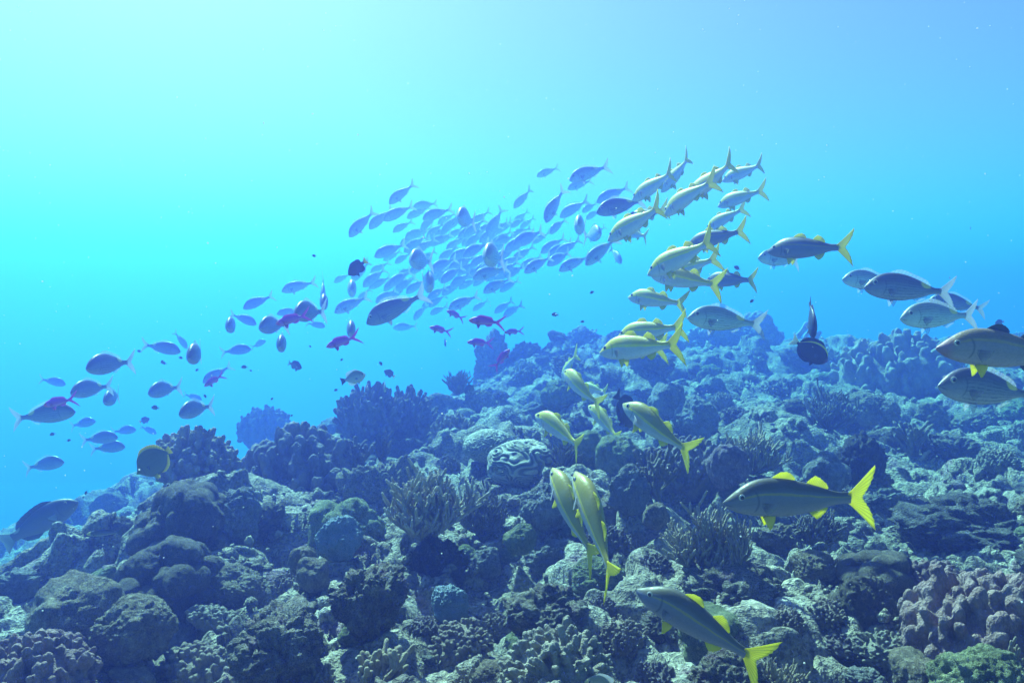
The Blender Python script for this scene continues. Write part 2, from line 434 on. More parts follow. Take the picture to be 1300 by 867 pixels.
# ---------------------------------------------------------------- the reef slope
CTRL = [  # pixel x, pixel y, metres ahead
    (-120, 980, 1.5), (200, 980, 1.35), (500, 980, 1.35), (800, 980, 1.35), (1100, 980, 1.3), (1420, 980, 1.3),
    (0, 867, 2.0), (130, 867, 2.0), (260, 867, 1.95), (400, 867, 1.8), (520, 867, 1.75), (620, 850, 2.1), (700, 867, 1.95), (860, 867, 1.75), (1000, 867, 1.75), (1150, 867, 1.7), (1300, 867, 1.6),
    (-60, 800, 3.0), (30, 790, 2.5), (100, 775, 2.4), (180, 775, 2.4), (260, 790, 2.35), (340, 760, 2.3), (430, 770, 2.2), (530, 770, 2.2), (640, 790, 2.35), (720, 760, 2.15), (850, 750, 2.15), (940, 790, 2.05), (1040, 760, 2.2), (1120, 750, 2.3), (1230, 740, 2.1), (1380, 740, 2.0),
    (-60, 740, 5.0), (40, 720, 4.6), (110, 720, 3.6), (190, 700, 2.75), (270, 700, 2.75), (350, 690, 2.7), (450, 700, 2.6), (560, 720, 2.5), (640, 700, 2.6), (740, 700, 2.5), (850, 700, 2.5), (940, 700, 2.5), (1040, 690, 2.65), (1160, 690, 2.9), (1290, 670, 2.7), (1420, 670, 2.6),
    (10, 680, 6.0), (80, 665, 6.2), (140, 640, 6.4), (200, 645, 3.1), (300, 630, 3.2), (400, 640, 3.2), (520, 630, 3.2), (650, 640, 3.1), (780, 640, 3.0), (900, 630, 3.2), (1050, 630, 3.4), (1200, 640, 3.5), (1290, 610, 3.4),
    (245, 585, 3.5), (370, 600, 3.8), (480, 590, 3.9), (570, 570, 4.3), (650, 580, 4.0), (770, 575, 3.9), (900, 580, 4.0), (1050, 585, 4.2), (1200, 580, 4.4), (1320, 560, 4.5),
    (440, 545, 4.9), (560, 515, 5.6), (620, 505, 5.9), (700, 505, 5.6), (800, 510, 5.2), (900, 505, 5.4), (1000, 510, 5.4), (1100, 500, 5.8), (1200, 500, 6.0), (1330, 490, 5.8),
    (590, 488, 6.6), (640, 460, 7.2), (720, 445, 7.8), (800, 440, 8.2), (900, 430, 8.8), (970, 425, 9.0), (1050, 440, 8.6), (1130, 440, 8.2), (1210, 440, 8.2), (1320, 425, 8.8), (1480, 420, 9.0),
]
CTRL += [(535, 517, 5.4), (556, 512, 5.4), (575, 501, 6.0), (600, 494, 6.4), (600, 792, 2.42), (680, 800, 2.35), (600, 900, 2.22), (670, 890, 2.2), (260, 800, 2.4), (270, 872, 2.15), (300, 810, 2.35),
         (1180, 655, 3.1), (1280, 655, 3.0), (1180, 715, 2.85), (560, 800, 2.35), (780, 800, 2.2), (780, 860, 2.0), (1060, 830, 1.9), (1060, 790, 2.1)]


def deep(d):
    return d if d < 2.5 else d * (d / 2.5) ** 0.25


CTRL = [(a, b, deep(d)) for a, b, d in CTRL]
C = [(*c[:7], deep(c[7]), *c[8:]) for c in C]
WORLD = []
for x_ in (-16, -11, -7, -4, -1.5, 1, 4, 7, 11, 16):
    WORLD.append((x_, 16.5 + 0.15 * x_, -6.5 if x_ < 0 else -4.0))
    WORLD.append((x_, 22.0, -11.0))
    WORLD.append((x_, -1.0, -1.2))
for c_ in ((290, 612, 6.0), (350, 600, 6.2), (405, 575, 7.0), (240, 640, 5.2), (430, 560, 8.0), (180, 690, 4.4), (320, 590, 7.5), (380, 575, 9.0), (260, 620, 7.0), (210, 650, 6.0)):
    WORLD.append(tuple(at(*c_)))
for x_, y_, z_ in ((-5.2, 9.0, -5.2), (-4.6, 12, -6.4), (-2.8, 12, -5.0), (-7.5, 7.5, -5.0), (-5, 3, -2.2), (-8, 2, -3.0), (-1.7, 10.4, -2.9), (-1.2, 13, -3.6), (9, 10, -0.7), (11, 5, -0.9), (8, 3, -0.8), (4, 1.5, -0.8), (0.0, 0.3, -0.9), (-2.5, 1.0, -1.2)):
    WORLD.append((x_, y_, z_))
FEET = np.array([(*at(c[3], c[4], c[7])[:], c[5] * c[7] / F) for c in C])
_P = np.array([at(*c)[:] for c in CTRL] + WORLD + [tuple(f[:3]) for f in FEET])


def _tps_fit(P):
    n = len(P)
    D = np.sqrt(((P[:, None, :2] - P[None, :, :2]) ** 2).sum(2)) + np.eye(n) * 0.0
    A = np.zeros((n + 3, n + 3))
    A[:n, :n] = D - np.eye(n) * 0.05
    A[:n, n] = 1
    A[:n, n + 1:] = P[:, :2]
    A[n:, :n] = A[:n, n:].T
    return np.linalg.solve(A, np.concatenate([P[:, 2], np.zeros(3)]))


_W = _tps_fit(_P)


def ground_base(x, y):
    z = np.empty(len(x))
    for a in range(0, len(x), 60000):
        b = slice(a, a + 60000)
        D = np.sqrt((x[b, None] - _P[None, :, 0]) ** 2 + (y[b, None] - _P[None, :, 1]) ** 2)
        z[b] = D @ _W[:-3] + _W[-3] + _W[-2] * x[b] + _W[-1] * y[b]
    far = np.clip((np.sqrt(x ** 2 + (y - 5) ** 2) - 15) / 9, 0, 1)
    return z * (1 - far) + -16.0 * far


def ground(x, y):
    z = ground_base(x, y)
    p = np.stack([x, y, np.zeros(len(x))], 1)
    calm = np.ones(len(x))
    for fx, fy, fz, fw in FEET:
        calm = np.minimum(calm, 1 - 0.85 * np.exp(-((x - fx) ** 2 + (y - fy) ** 2) / (0.75 * fw) ** 2))
    wob = p + 0.10 * np.stack([vnoise(p * 4, 50), vnoise(p * 4, 51), 0 * x], 1)
    f1, f2, c = worley(wob / 0.80, 2, True)
    m0 = np.clip(1 - (f1 / 0.74) ** 2.6, 0, 1) ** 0.6 * (0.15 + 0.85 * c)
    f1, f2, c = worley(wob / 0.36, 3, True)
    m1 = np.sqrt(np.clip(1 - (f1 / 0.72) ** 2, 0, 1)) * (0.25 + 0.75 * c)
    f1, f2, c = worley(wob / 0.15, 8, True)
    m2 = np.sqrt(np.clip(1 - (f1 / 0.72) ** 2, 0, 1)) * (0.2 + 0.8 * c)
    f1, f2, c = worley(wob / 0.06, 14, True)
    m3 = np.sqrt(np.clip(1 - (f1 / 0.75) ** 2, 0, 1)) * (0.2 + 0.8 * c)
    rg = fbm(p * 1.4, 3, 21)
    fine = fbm(p * 26, 3, 33)
    return z + calm * (-0.27 + 0.30 * m0 + 0.17 * m1 + 0.14 * rg) - 0.07 + 0.085 * m2 + 0.034 * m3 + 0.012 * fine


def build_ground():
    nu, nv = 720, 820
    v = np.linspace(0, 1, nv)
    y = 0.7 * (25.0 / 0.7) ** v
    y = np.concatenate([[-6.0, -3.0, -1.0, 0.2], y, [28, 34, 44, 56, 70]])
    nv = len(y)
    u = np.linspace(-1, 1, nu)
    half = np.clip(0.80 * y + 0.5, 1.2, 60)
    X = u[None, :] * half[:, None]
    wide = np.sign(u) * np.clip((np.abs(u) - 0.96) / 0.04, 0, 1) ** 1.5
    X = X + wide[None, :] * np.clip(52 - half, 4, 52)[:, None]
    Y = np.repeat(y[:, None], nu, 1)
    x, yy = X.ravel(), Y.ravel()
    z = ground(x, yy)
    # push the relief sideways a little so that lumps lean and overhang
    p = np.stack([x, yy, z], 1)
    dx = 0.035 * vnoise(p * 6, 71) + 0.014 * vnoise(p * 17, 72)
    dy = 0.035 * vnoise(p * 6, 73) + 0.014 * vnoise(p * 17, 74)
    V = np.stack([x + dx, yy + dy, z], 1)
    g = np.arange(nu * nv).reshape(nv, nu)
    Q = np.stack([g[:-1, :-1].ravel(), g[:-1, 1:].ravel(), g[1:, 1:].ravel(), g[1:, :-1].ravel()], 1)
    o = link('seabed', np_mesh('seabed', V, Q, [M['reef']]))
    o['kind'] = 'structure'
    return o


build_ground()


def hit(px, py, lo=1.0, hi=18.0):
    """where the ray through a pixel meets the reef; None over open water"""
    d = lo * (hi / lo) ** np.linspace(0, 1, 260)
    r = at(px, py, 1.0)
    h = ground(d * r.x, d * r.y)
    below = np.nonzero(d * r.z < h)[0]
    return None if len(below) == 0 else float(d[below[0]])


# ---------------------------------------------------------------- coral shapes (about 1 m wide, base near z = 0)
def shape_massive(seed, sub=5, dome=0.75, lob=0.22, cell=2.2, fine=1.0):
    V, T = ico(sub)
    f1, f2, c = worley(V * cell + seed * 3.1, seed)
    r = 0.5 * (0.82 + lob * np.sqrt(np.clip(1 - (f1 / 0.8) ** 2, 0, 1)) * (0.5 + 0.5 * c) + 0.22 * vnoise(V * 1.3 + seed, seed + 5) + 0.05 * vnoise(V * 5, seed + 6))
    g1, g2, c2 = worley(V * 7.5 + seed, seed + 12)
    r = r + fine * (0.045 * np.sqrt(np.clip(1 - (g1 / 0.75) ** 2, 0, 1)) * c2 + 0.022 * fbm(V * 16 + seed, 3, seed + 7)) + 0.006 * vnoise(V * 26, seed + 8)
    P = V * r[:, None]
    P[:, 2] = P[:, 2] * dome + 0.12
    return P, T


def shape_rock(seed, sub=5, flat=0.8):
    V, T = ico(sub)
    q = V + 0.25 * np.stack([vnoise(V * 2 + 3, seed), vnoise(V * 2 + 7, seed + 1), vnoise(V * 2 + 11, seed + 2)], 1)
    f1, f2, c = worley(q * 2.6 + seed, seed + 9)
    g1, g2, c2 = worley(q * 6.5 + seed, seed + 12)
    k1, k2, c3 = worley(q * 13 + seed, seed + 15)
    r = 0.5 * (0.72 + 0.25 * fbm(V * 1.2 + seed, 2, seed) + 0.26 * np.sqrt(np.clip(1 - (f1 / 0.75) ** 2, 0, 1)) * (0.3 + 0.7 * c)
               + 0.16 * np.sqrt(np.clip(1 - (g1 / 0.75) ** 2, 0, 1)) * c2 + 0.05 * np.sqrt(np.clip(1 - (k1 / 0.75) ** 2, 0, 1)) * c3 + 0.075 * fbm(V * 15, 3, seed + 4))
    P = V * r[:, None]
    P[:, :2] *= (1.0 + 0.22 * np.tanh(4 * P[:, 2]))[:, None]          # top overhangs its foot
    P[:, 2] = P[:, 2] * flat + 0.14
    return P, T


RIDGE = {}          # how far up its ridges each point of a brain coral is


def shape_pillar(seed):
    P, T = shape_rock(seed, 6, 1.0)
    V = ico(6)[0]
    P[:, :2] = P[:, :2] / (1.0 + 0.22 * np.tanh(4 * (P[:, 2] - 0.14)))[:, None] * (1.05 - 0.45 * P[:, 2])[:, None]
    P[:, 2] = P[:, 2] * 1.9 + 0.2
    P[:, 0] += 0.06 * np.sin(P[:, 2] * 5)
    return P, T


def shape_brain(seed, freq=5.0, sub=6, depth=0.03, dome=0.62):
    V, T = ico(sub)
    q = V * 1.5 + seed
    n = vnoise(q, seed) + 0.45 * vnoise(q * 2.1, seed + 1)
    h = np.cos(2 * np.pi * freq * n * 0.5)
    h = np.sign(h) * np.abs(h) ** 0.6
    r = 0.5 * (0.94 + 0.10 * vnoise(V * 1.6, seed + 3)) + depth * h * 0.5
    P = V * r[:, None]
    P[:, 2] = P[:, 2] * dome + 0.08
    RIDGE[seed] = np.stack([h * 0.5 + 0.5, 0 * h], 1)
    return P, T


def remesh(name, P, T, voxel):
    me = np_mesh(name + '_raw', P, T)
    o = bpy.data.objects.new(name + '_raw', me)
    sc.collection.objects.link(o)
    md = o.modifiers.new('r', 'REMESH')
    md.mode = 'VOXEL'
    md.voxel_size = voxel
    dg = bpy.context.evaluated_depsgraph_get()
    out = bpy.data.meshes.new_from_object(o.evaluated_get(dg), depsgraph=dg)
    bpy.data.objects.remove(o)
    bpy.data.meshes.remove(me)
    V = np.zeros(len(out.vertices) * 3)
    out.vertices.foreach_get('co', V)
    V = V.reshape(-1, 3)
    Q = np.zeros(len(out.loops), dtype=np.int32)
    out.loops.foreach_get('vertex_index', Q)
    Q = Q.reshape(-1, 4)
    bpy.data.meshes.remove(out)
    return V, Q


def shape_knobby(seed, n=230, rad=0.042, length=0.13, dome=0.62, voxel=0.013, spread=0.25):
    rnd = random.Random(seed)
    V1, T1 = ico(2)
    V0, T0 = ico(4)
    base = V0 * 0.40 * (1 + 0.12 * vnoise(V0 * 2, seed)[:, None])
    base[:, 2] = base[:, 2] * dome
    Ps, Ts, off = [base], [T0], len(base)
    for i in range(n):
        t = (i + 0.5) / n
        zc = 1 - 1.28 * t
        a = i * 2.39996 + rnd.uniform(-0.25, 0.25)
        s = math.sqrt(max(0, 1 - zc * zc))
        d = np.array([s * math.cos(a), s * math.sin(a), zc]) + np.array([rnd.gauss(0, 0.05) for _ in range(3)])
        lump = 1 + 0.16 * float(vnoise((d * 2 + seed)[None, :], seed + 2)[0])
        p0 = d * 0.38 * lump
        p0[2] *= dome
        ax = d + np.array([rnd.gauss(0, spread), rnd.gauss(0, spread), 0.55])
        ax /= np.linalg.norm(ax)
        L = length * rnd.uniform(0.6, 1.25)
        r = rad * rnd.uniform(0.8, 1.25)
        k = V1 * r
        along = V1 @ ax
        swell = 1 + 0.18 * np.clip(along, 0, 1)                          # blunt, slightly swollen tip
        k = k * swell[:, None] + ax[None, :] * (np.clip(along * 3, 0, 1) * L * 0.85)[:, None]
        k = k * (1 + 0.10 * vnoise(V1 * 2.2 + i, seed)[:, None])
        Ps.append(p0 + k)
        Ts.append(T1 + off)
        off += len(V1)
    P, Q = remesh('knob', np.concatenate(Ps), np.concatenate(Ts), voxel)
    P = P + 0.006 * np.stack([vnoise(P * 30, 1), vnoise(P * 30, 2), vnoise(P * 30, 3)], 1)
    P[:, 2] += 0.08
    return P, Q


def tube(pts, rad, sides=7):
    """a round-ended wobbly tube along pts"""
    pts = np.array(pts)
    n = len(pts)
    V, Fq = [], []
    t = np.gradient(pts, axis=0)
    t /= np.linalg.norm(t, axis=1)[:, None] + 1e-9
    ref = np.array([0.31, 0.87, 0.2])
    for i in range(n):
        a = np.cross(t[i], ref); a /= np.linalg.norm(a) + 1e-9
        b = np.cross(t[i], a)
        for j in range(sides):
            w = 2 * math.pi * j / sides
            V.append(pts[i] + rad[i] * (math.cos(w) * a + math.sin(w) * b))
    for i in range(n - 1):
        for j in range(sides):
            k = (j + 1) % sides
            Fq.append((i * sides + j, i * sides + k, (i + 1) * sides + k, (i + 1) * sides + j))
    V.append(pts[-1] + t[-1] * rad[-1] * 0.6)
    for j in range(sides):
        Fq.append(((n - 1) * sides + j, (n - 1) * sides + (j + 1) % sides, len(V) - 1, len(V) - 1))
    return np.array(V), Fq


def shape_bush(seed, stems=9, levels=3, rad=0.014, fan=1.0, height=0.75, up=0.55, split=(2, 3)):
    """upright branching coral: fingers that fork and bend towards the light"""
    rnd = random.Random(seed)
    Vs, Fs, off = [], [], 0

    def grow(p, d, length, r, lv):
        nonlocal off
        pts = [p.copy()]
        q, dd = p.copy(), d.copy()
        seg = 6
        for _ in range(seg):
            dd = dd + np.array([rnd.gauss(0, 0.07), rnd.gauss(0, 0.07), up * 0.16])
            dd /= np.linalg.norm(dd)
            q = q + dd * length / seg
            pts.append(q.copy())
        last = lv == 0
        rr = [r * (1.12 - 0.2 * i / seg) * rnd.uniform(0.93, 1.07) for i in range(seg + 1)]
        if last:
            rr[-1] *= 0.80
            rr[-2] *= 1.02
        V, Fq = tube(pts, rr)
        Vs.append(V)
        Fs.extend([tuple(dict.fromkeys(x + off for x in f)) for f in Fq])
        off += len(V)
        if not last:
            for c in range(rnd.choice(split)):
                k = rnd.randint(2, seg)
                a = rnd.uniform(0, 2 * math.pi)
                side = np.array([math.cos(a), math.sin(a), rnd.uniform(-0.1, 0.3)]) * rnd.uniform(0.6, 1.0)
                nd = dd + side
                nd /= np.linalg.norm(nd)
                grow(pts[k], nd, length * rnd.uniform(0.65, 0.95), r * 0.95, lv - 1)

    for i in range(stems):
        a = 2 * math.pi * i / stems + rnd.uniform(-0.4, 0.4)
        tilt = rnd.uniform(0.15, 1.0) * fan
        d = np.array([math.cos(a) * math.sin(tilt), math.sin(a) * math.sin(tilt), math.cos(tilt)])
        grow(np.array([0.03 * math.cos(a), 0.03 * math.sin(a), 0.0]), d, height * rnd.uniform(0.32, 0.46), rad * 1.15, levels - 1)
    return np.concatenate(Vs), Fs


def fit(P, width=1.0):
    """centre in plan, base to z = 0, scale so that the plan width is 1"""
    P = P.copy()
    c = (P[:, :2].max(0) + P[:, :2].min(0)) / 2
    P[:, :2] -= c
    s = width / max(np.ptp(P[:, 0]), np.ptp(P[:, 1]))
    return P * s


SHAPES = {}


def shape(key):
    if key in SHAPES:
        return SHAPES[key]
    kind, n = key.rsplit(':', 1)
    n = int(n)
    if kind == 'massive': P, T = shape_massive(n * 7 + 1, 6, 0.72 + 0.1 * (n % 3), 0.10 + 0.05 * (n % 4), 1.7 + 0.5 * (n % 3))
    elif kind == 'dome': P, T = shape_massive(n * 7 + 3, 6, 0.8, 0.05, 1.6, 0.25)
    elif kind == 'lobed': P, T = shape_massive(n * 7 + 2, 6, 0.75, 0.42, 1.9, 0.2)
    elif kind == 'rock': P, T = shape_rock(n * 11 + 1, 6, 0.65 + 0.13 * (n % 4))
    elif kind == 'crag': P, T = shape_rock(n * 11 + 4, 6, 0.8 + 0.2 * (n % 3))
    elif kind == 'brain': P, T = shape_brain(n * 5 + 1, (8.5, 19.0)[n % 2], 6, (0.05, 0.025)[n % 2], 0.46)
    elif kind == 'knob': P, T = shape_knobby(n + 2, 165, 0.036, 0.095, 0.66, 0.0105)
    elif kind == 'fingerknob': P, T = shape_knobby(n + 40, 170, 0.030, 0.15, 0.8, 0.010, 0.6)
    elif kind == 'bump': P, T = shape_knobby(n + 80, 185, 0.038, 0.080, 0.6, 0.0105, 0.22)
    elif kind == 'mound': P, T = shape_knobby(n + 120, 260, 0.028, 0.06, 0.6, 0.010, 0.3)
    elif kind == 'pillar': P, T = shape_pillar(n + 5)
    elif kind == 'bush': P, T = shape_bush(n * 3 + 1, 24, 4, 0.0110, 1.5, 0.42, 0.28, (2, 3, 3))
    elif kind == 'sparse': P, T = shape_bush(n * 3 + 2, 7, 3, 0.024, 0.7, 0.7, 0.8)
    elif kind == 'tall': P, T = shape_bush(n * 3 + 5, 4, 4, 0.012, 0.35, 0.7, 0.9)
    P = fit(P)
    SHAPES[key] = (P, T, float(P[:, 2].max()))
    return SHAPES[key]


MESHES = {}


def coral_mesh(key, mat):
    if (key, mat) not in MESHES:
        P, T, h = shape(key)
        ridge = RIDGE[int(key.split(':')[1]) * 5 + 1] if key.startswith('brain') else None
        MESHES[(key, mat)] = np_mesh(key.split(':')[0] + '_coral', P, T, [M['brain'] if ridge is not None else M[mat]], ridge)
    return MESHES[(key, mat)]


def coral(name, key, mat, px, py, wpx, hpx=None, d=None, rz=0.0, tilt=(0, 0), sink=0.12, label=None, cat='coral', group=None):
    """a colony whose foot shows at pixel px, py and that spans wpx by hpx pixels"""
    if d is None:
        d = hit(px, py) or 6.0
    me = coral_mesh(key, mat)
    h = shape(key)[2]
    o = link(name, me)
    s = wpx * d / F
    tall = h * s if hpx is None else hpx * d / F
    sz = min(max(tall / h, 0.7 * s), 1.35 * s)
    o.location = at(px, py, d) + Vector((0, 0, tall - h * sz))
    o.scale = (s, s, sz)
    o.rotation_euler = (tilt[0], tilt[1], rz)
    return tag(o, label, cat, group)
# ---------------------------------------------------------------- the colonies one can tell apart
for c in C:
    nm, key, mat, px, py, wpx, hpx, d, rz, lab, cat, grp = c
    coral(nm, key, mat, px, py, wpx, hpx, d, rz, sink=0.10, label=lab, cat=cat, group=grp)

# ---------------------------------------------------------------- small heads and knobs crowding the slope between them
rnd = random.Random(5)
FILL = [('coral_lump', k, m) for k, m in (
    ('massive:1', 'tan'), ('massive:2', 'grey'), ('massive:8', 'grey'), ('massive:9', 'mauve'), ('lobed:0', 'tan'), ('lobed:1', 'grey'), ('massive:5', 'green'), ('massive:4', 'tan'), ('rock:0', 'reef'), ('rock:1', 'tan'), ('rock:2', 'reef'), ('rock:3', 'grey'), ('rock:5', 'reef'),
    ('crag:5', 'reef'), ('crag:7', 'reef'), ('crag:6', 'grey'), ('dome:3', 'green'),
    ('mound:2', 'knob_brown'), ('mound:0', 'knob_dark'), ('mound:1', 'knob_pale'), ('knob:2', 'knob_brown'), ('knob:0', 'knob_pale'), ('knob:1', 'knob_dark'), ('fingerknob:0', 'knob_dark'), ('fingerknob:1', 'knob_pale'),
    ('bump:0', 'knob_pale'), ('bump:2', 'knob_brown'))] + \
    [('branching_coral', k, m) for k, m in (('bush:1', 'bush'), ('bush:4', 'bush'), ('sparse:2', 'bush'), ('bush:7', 'bush_dark'))]
placed = [(c[3], c[4] - c[6] * 0.4, c[5] * 0.36) for c in C]
n_fill = 0
tries = 0
while n_fill < 225 and tries < 4000:
    tries += 1
    py = rnd.uniform(430, 885)
    px = rnd.uniform(-20, 1320)
    if px < 140 and py < 730 or (px < 420 and py < 640):
        continue
    d = hit(px, py, 1.2, 16)
    if d is None or d > 15:
        continue
    if rnd.random() > min(1, (d / 4.5)) and rnd.random() > 0.35:
        continue
    wm = rnd.choice((0.10, 0.13, 0.17, 0.22, 0.28, 0.36)) * rnd.uniform(0.85, 1.2)
    if d > 4.5:
        wm *= 1.7
    wp = wm * F / d
    if any((px - a) ** 2 + ((py - b) * 1.3) ** 2 < (r + wp * 0.42) ** 2 for a, b, r in placed):
        continue
    nm, key, mat = rnd.choice(FILL)
    if d > 4.5:
        lab, g = 'hazy lump of coral among many on the far upper part of the reef', 'hazy coral lumps on the far reef'
    else:
        lab, g = 'small encrusted lump of coral filling the near reef between larger colonies', 'coral lumps filling the near reef'
    if nm == 'branching_coral':
        lab, g = 'small branching coral tuft dotted among the lumps of the reef', 'small branching tufts dotted over the reef'
    coral(nm, key, mat, px, py, wp * 1.12, wp * rnd.uniform(0.36, 0.62), d, rnd.uniform(0, 6.28), (rnd.uniform(-0.35, 0.35), rnd.uniform(-0.35, 0.35)), 0.15, lab, 'coral', g)
    placed.append((px, py, wp * 0.36))
    n_fill += 1


def build_rubble():
    """crumbs of dead coral and small knobs nobody could count"""
    r = np.random.default_rng(4)
    n = 7000
    y = 1.15 * (14 / 1.15) ** r.random(n)
    x = (r.random(n) * 2 - 1) * (0.72 * y + 0.2)
    keep = fbm(np.stack([x * 1.6, y * 1.6, 0 * x], 1), 3, 9) > -0.12
    x, y = x[keep], y[keep]
    z = ground(x, y)
    V1, T1 = ico(2)
    var = []
    for k in range(12):
        s = 0.75 + 0.45 * vnoise(V1 * 1.7 + k * 5, k) + 0.2 * vnoise(V1 * 4 + k, k + 30)
        var.append(V1 * s[:, None])
    Vs, Ts = [], []
    for i in range(len(x)):
        s = (0.008 + 0.022 * r.random() ** 2) * (0.8 + y[i] * 0.12)
        a = r.random() * 6.28
        P = var[i % 12] * s * np.array([1, 0.8 + 0.4 * r.random(), 0.6 + 0.7 * r.random()])
        P = np.stack([P[:, 0] * math.cos(a) - P[:, 1] * math.sin(a), P[:, 0] * math.sin(a) + P[:, 1] * math.cos(a), P[:, 2]], 1)
        Vs.append(P + np.array([x[i], y[i], z[i] + s * 0.35]))
        Ts.append(T1 + i * len(V1))
    o = link('coral_rubble', np_mesh('coral_rubble', np.concatenate(Vs), np.concatenate(Ts), [M['reef']]))
    o['kind'] = 'stuff'


build_rubble()
# ---------------------------------------------------------------- fish
def fish_material(name, back, flank, belly, stripe=None, stripe_at=0.62, stripe_w=0.07, lines=None, patch=None, mask=None, rim=None, rough=0.42, scale_amt=0.8, back_edge=(0.5, 0.75)):
    """colours run along the UV: u from snout to tail root, v from belly to back"""
    k = Nodes(name)
    uv = k.n('ShaderNodeUVMap').outputs[0]
    sp = k.n('ShaderNodeSeparateXYZ')
    k.put(sp.inputs[0], uv)
    u, v = sp.outputs[0], sp.outputs[1]
    tc = k.n('ShaderNodeTexCoord').outputs['Object']
    nz = k.noise(tc, 26, 3)
    vv = k.math('ADD', v, k.math('MULTIPLY', k.math('SUBTRACT', nz, 0.5), 0.10))
    col = k.ramp(vv, [(0.12, belly), (0.40, flank), (back_edge[0], flank), (back_edge[1], back)])
    if lines:
        f = k.math('SINE', k.math('MULTIPLY', vv, lines[1]))
        brk = k.ramp(k.noise(tc, 60, 2), [(0.36, 0.25), (0.58, 1.0)])
        f = k.math('MULTIPLY', k.ramp(f, [(0.2, 0.0), (0.8, lines[2])]), brk)
        inb = k.ramp(u, [(0.16, 0.0), (0.24, 1.0)])
        col = k.mix(k.math('MULTIPLY', f, inb), col, lines[0])
    if stripe:
        cen = k.math('ADD', stripe_at, k.math('MULTIPLY', u, -0.06))
        dd = k.math('ABSOLUTE', k.math('SUBTRACT', vv, cen))
        f = k.math('SUBTRACT', 1.0, k.math('DIVIDE', dd, stripe_w), clamp=True)
        f = k.ramp(f, [(0.15, 0.0), (0.55, 1.0)])
        col = k.mix(k.math('MULTIPLY', f, k.ramp(u, [(0.06, 0.0), (0.16, 1.0)])), col, stripe)
    if patch:
        pu, pv, pr, pc = patch
        dx = k.math('MULTIPLY', k.math('SUBTRACT', u, pu), 1.0)
        dy = k.math('MULTIPLY', k.math('SUBTRACT', v, pv), 0.26)
        dist = k.math('SQRT', k.math('ADD', k.math('MULTIPLY', dx, dx), k.math('MULTIPLY', dy, dy)))
        col = k.mix(k.ramp(dist, [(pr * 0.7, 1.0), (pr, 0.0)]), col, pc)
    if rim:
        f = k.ramp(v, [(rim[0], 0.0), (rim[0] + 0.04, 1.0)])
        col = k.mix(f, col, rim[1])
    # the gill cover edge and the mouth line
    du = k.math('SUBTRACT', k.math('ABSOLUTE', k.math('SUBTRACT', u, k.math('ADD', 0.205, k.math('MULTIPLY', k.math('MULTIPLY', k.math('SUBTRACT', v, 0.45), k.math('SUBTRACT', v, 0.45)), -0.22)))), 0.0)
    gill = k.math('MULTIPLY', k.ramp(du, [(0.003, 1.0), (0.010, 0.0)]), k.ramp(v, [(0.12, 0.0), (0.2, 1.0), (0.72, 1.0), (0.8, 0.0)]))
    col = k.mix(k.math('MULTIPLY', gill, 0.55), col, tuple(c * 0.25 for c in flank))
    mo = k.math('ABSOLUTE', k.math('SUBTRACT', v, k.math('ADD', 0.36, k.math('MULTIPLY', u, -1.2))))
    mouth = k.math('MULTIPLY', k.ramp(mo, [(0.03, 1.0), (0.07, 0.0)]), k.ramp(u, [(0.035, 1.0), (0.06, 0.0)]))
    col = k.mix(k.math('MULTIPLY', mouth, 0.6), col, (0.05, 0.04, 0.04))
    if mask:
        col = k.mix(k.ramp(u, [(mask[0], 1.0), (mask[0] + 0.05, 0.0)]), col, mask[1])
    vs = k.n('ShaderNodeMapping')
    k.put(vs.inputs['Vector'], uv)
    vs.inputs['Scale'].default_value = (62, 22, 1)
    sc_ = k.voro(vs.outputs[0], 1.0)
    col = k.mix(k.ramp(sc_, [(0.35, 0.0), (0.85, 0.22 * scale_amt)]), col, tuple(c * 0.55 for c in back))
    blot = k.noise(tc, 14, 4, 0.65)
    col = k.mix(k.ramp(blot, [(0.38, 0.22), (0.54, 0.0)]), col, tuple(c * 0.6 for c in flank))
    k.put(k.b.inputs['Base Color'], col)
    k.b.inputs['Roughness'].default_value = rough
    k.b.inputs['Specular IOR Level'].default_value = 0.45
    k.put(k.b.inputs['Roughness'], k.math('ADD', rough - 0.1, k.math('MULTIPLY', sc_, 0.3)))
    k.put(k.b.inputs['Normal'], k.bump(sc_, 0.2 * scale_amt, 0.003))
    return k.m


def fin_material(name, base, edge, rays=26.0, clear=0.62, alpha=1.0):
    k = Nodes(name)
    uv = k.n('ShaderNodeUVMap').outputs[0]
    sp = k.n('ShaderNodeSeparateXYZ')
    k.put(sp.inputs[0], uv)
    col = k.ramp(sp.outputs[1], [(0.1, base), (0.85, edge)])
    ray = k.math('SINE', k.math('MULTIPLY', sp.outputs[0], rays * 6.283))
    rf = k.ramp(ray, [(0.3, 0.0), (0.8, 0.55)])
    col = k.mix(rf, col, tuple(c * 0.55 for c in base))
    k.put(k.b.inputs['Base Color'], col)
    k.b.inputs['Roughness'].default_value = 0.5
    k.b.inputs['Specular IOR Level'].default_value = 0.3
    k.put(k.b.inputs['Normal'], k.bump(ray, 0.3, 0.002))
    tr = k.n('ShaderNodeBsdfTranslucent')
    k.put(tr.inputs['Color'], col)
    mx = k.n('ShaderNodeMixShader')
    mx.inputs[0].default_value = clear
    k.t.links.new(k.b.outputs[0], mx.inputs[1])
    k.t.links.new(tr.outputs[0], mx.inputs[2])
    sh = mx.outputs[0]
    if alpha < 1.0:
        tp = k.n('ShaderNodeBsdfTransparent')
        m2 = k.n('ShaderNodeMixShader')
        m2.inputs[0].default_value = alpha
        k.t.links.new(tp.outputs[0], m2.inputs[1])
        k.t.links.new(sh, m2.inputs[2])
        sh = m2.outputs[0]
    k.t.links.new(sh, k.out.inputs['Surface'])
    return k.m


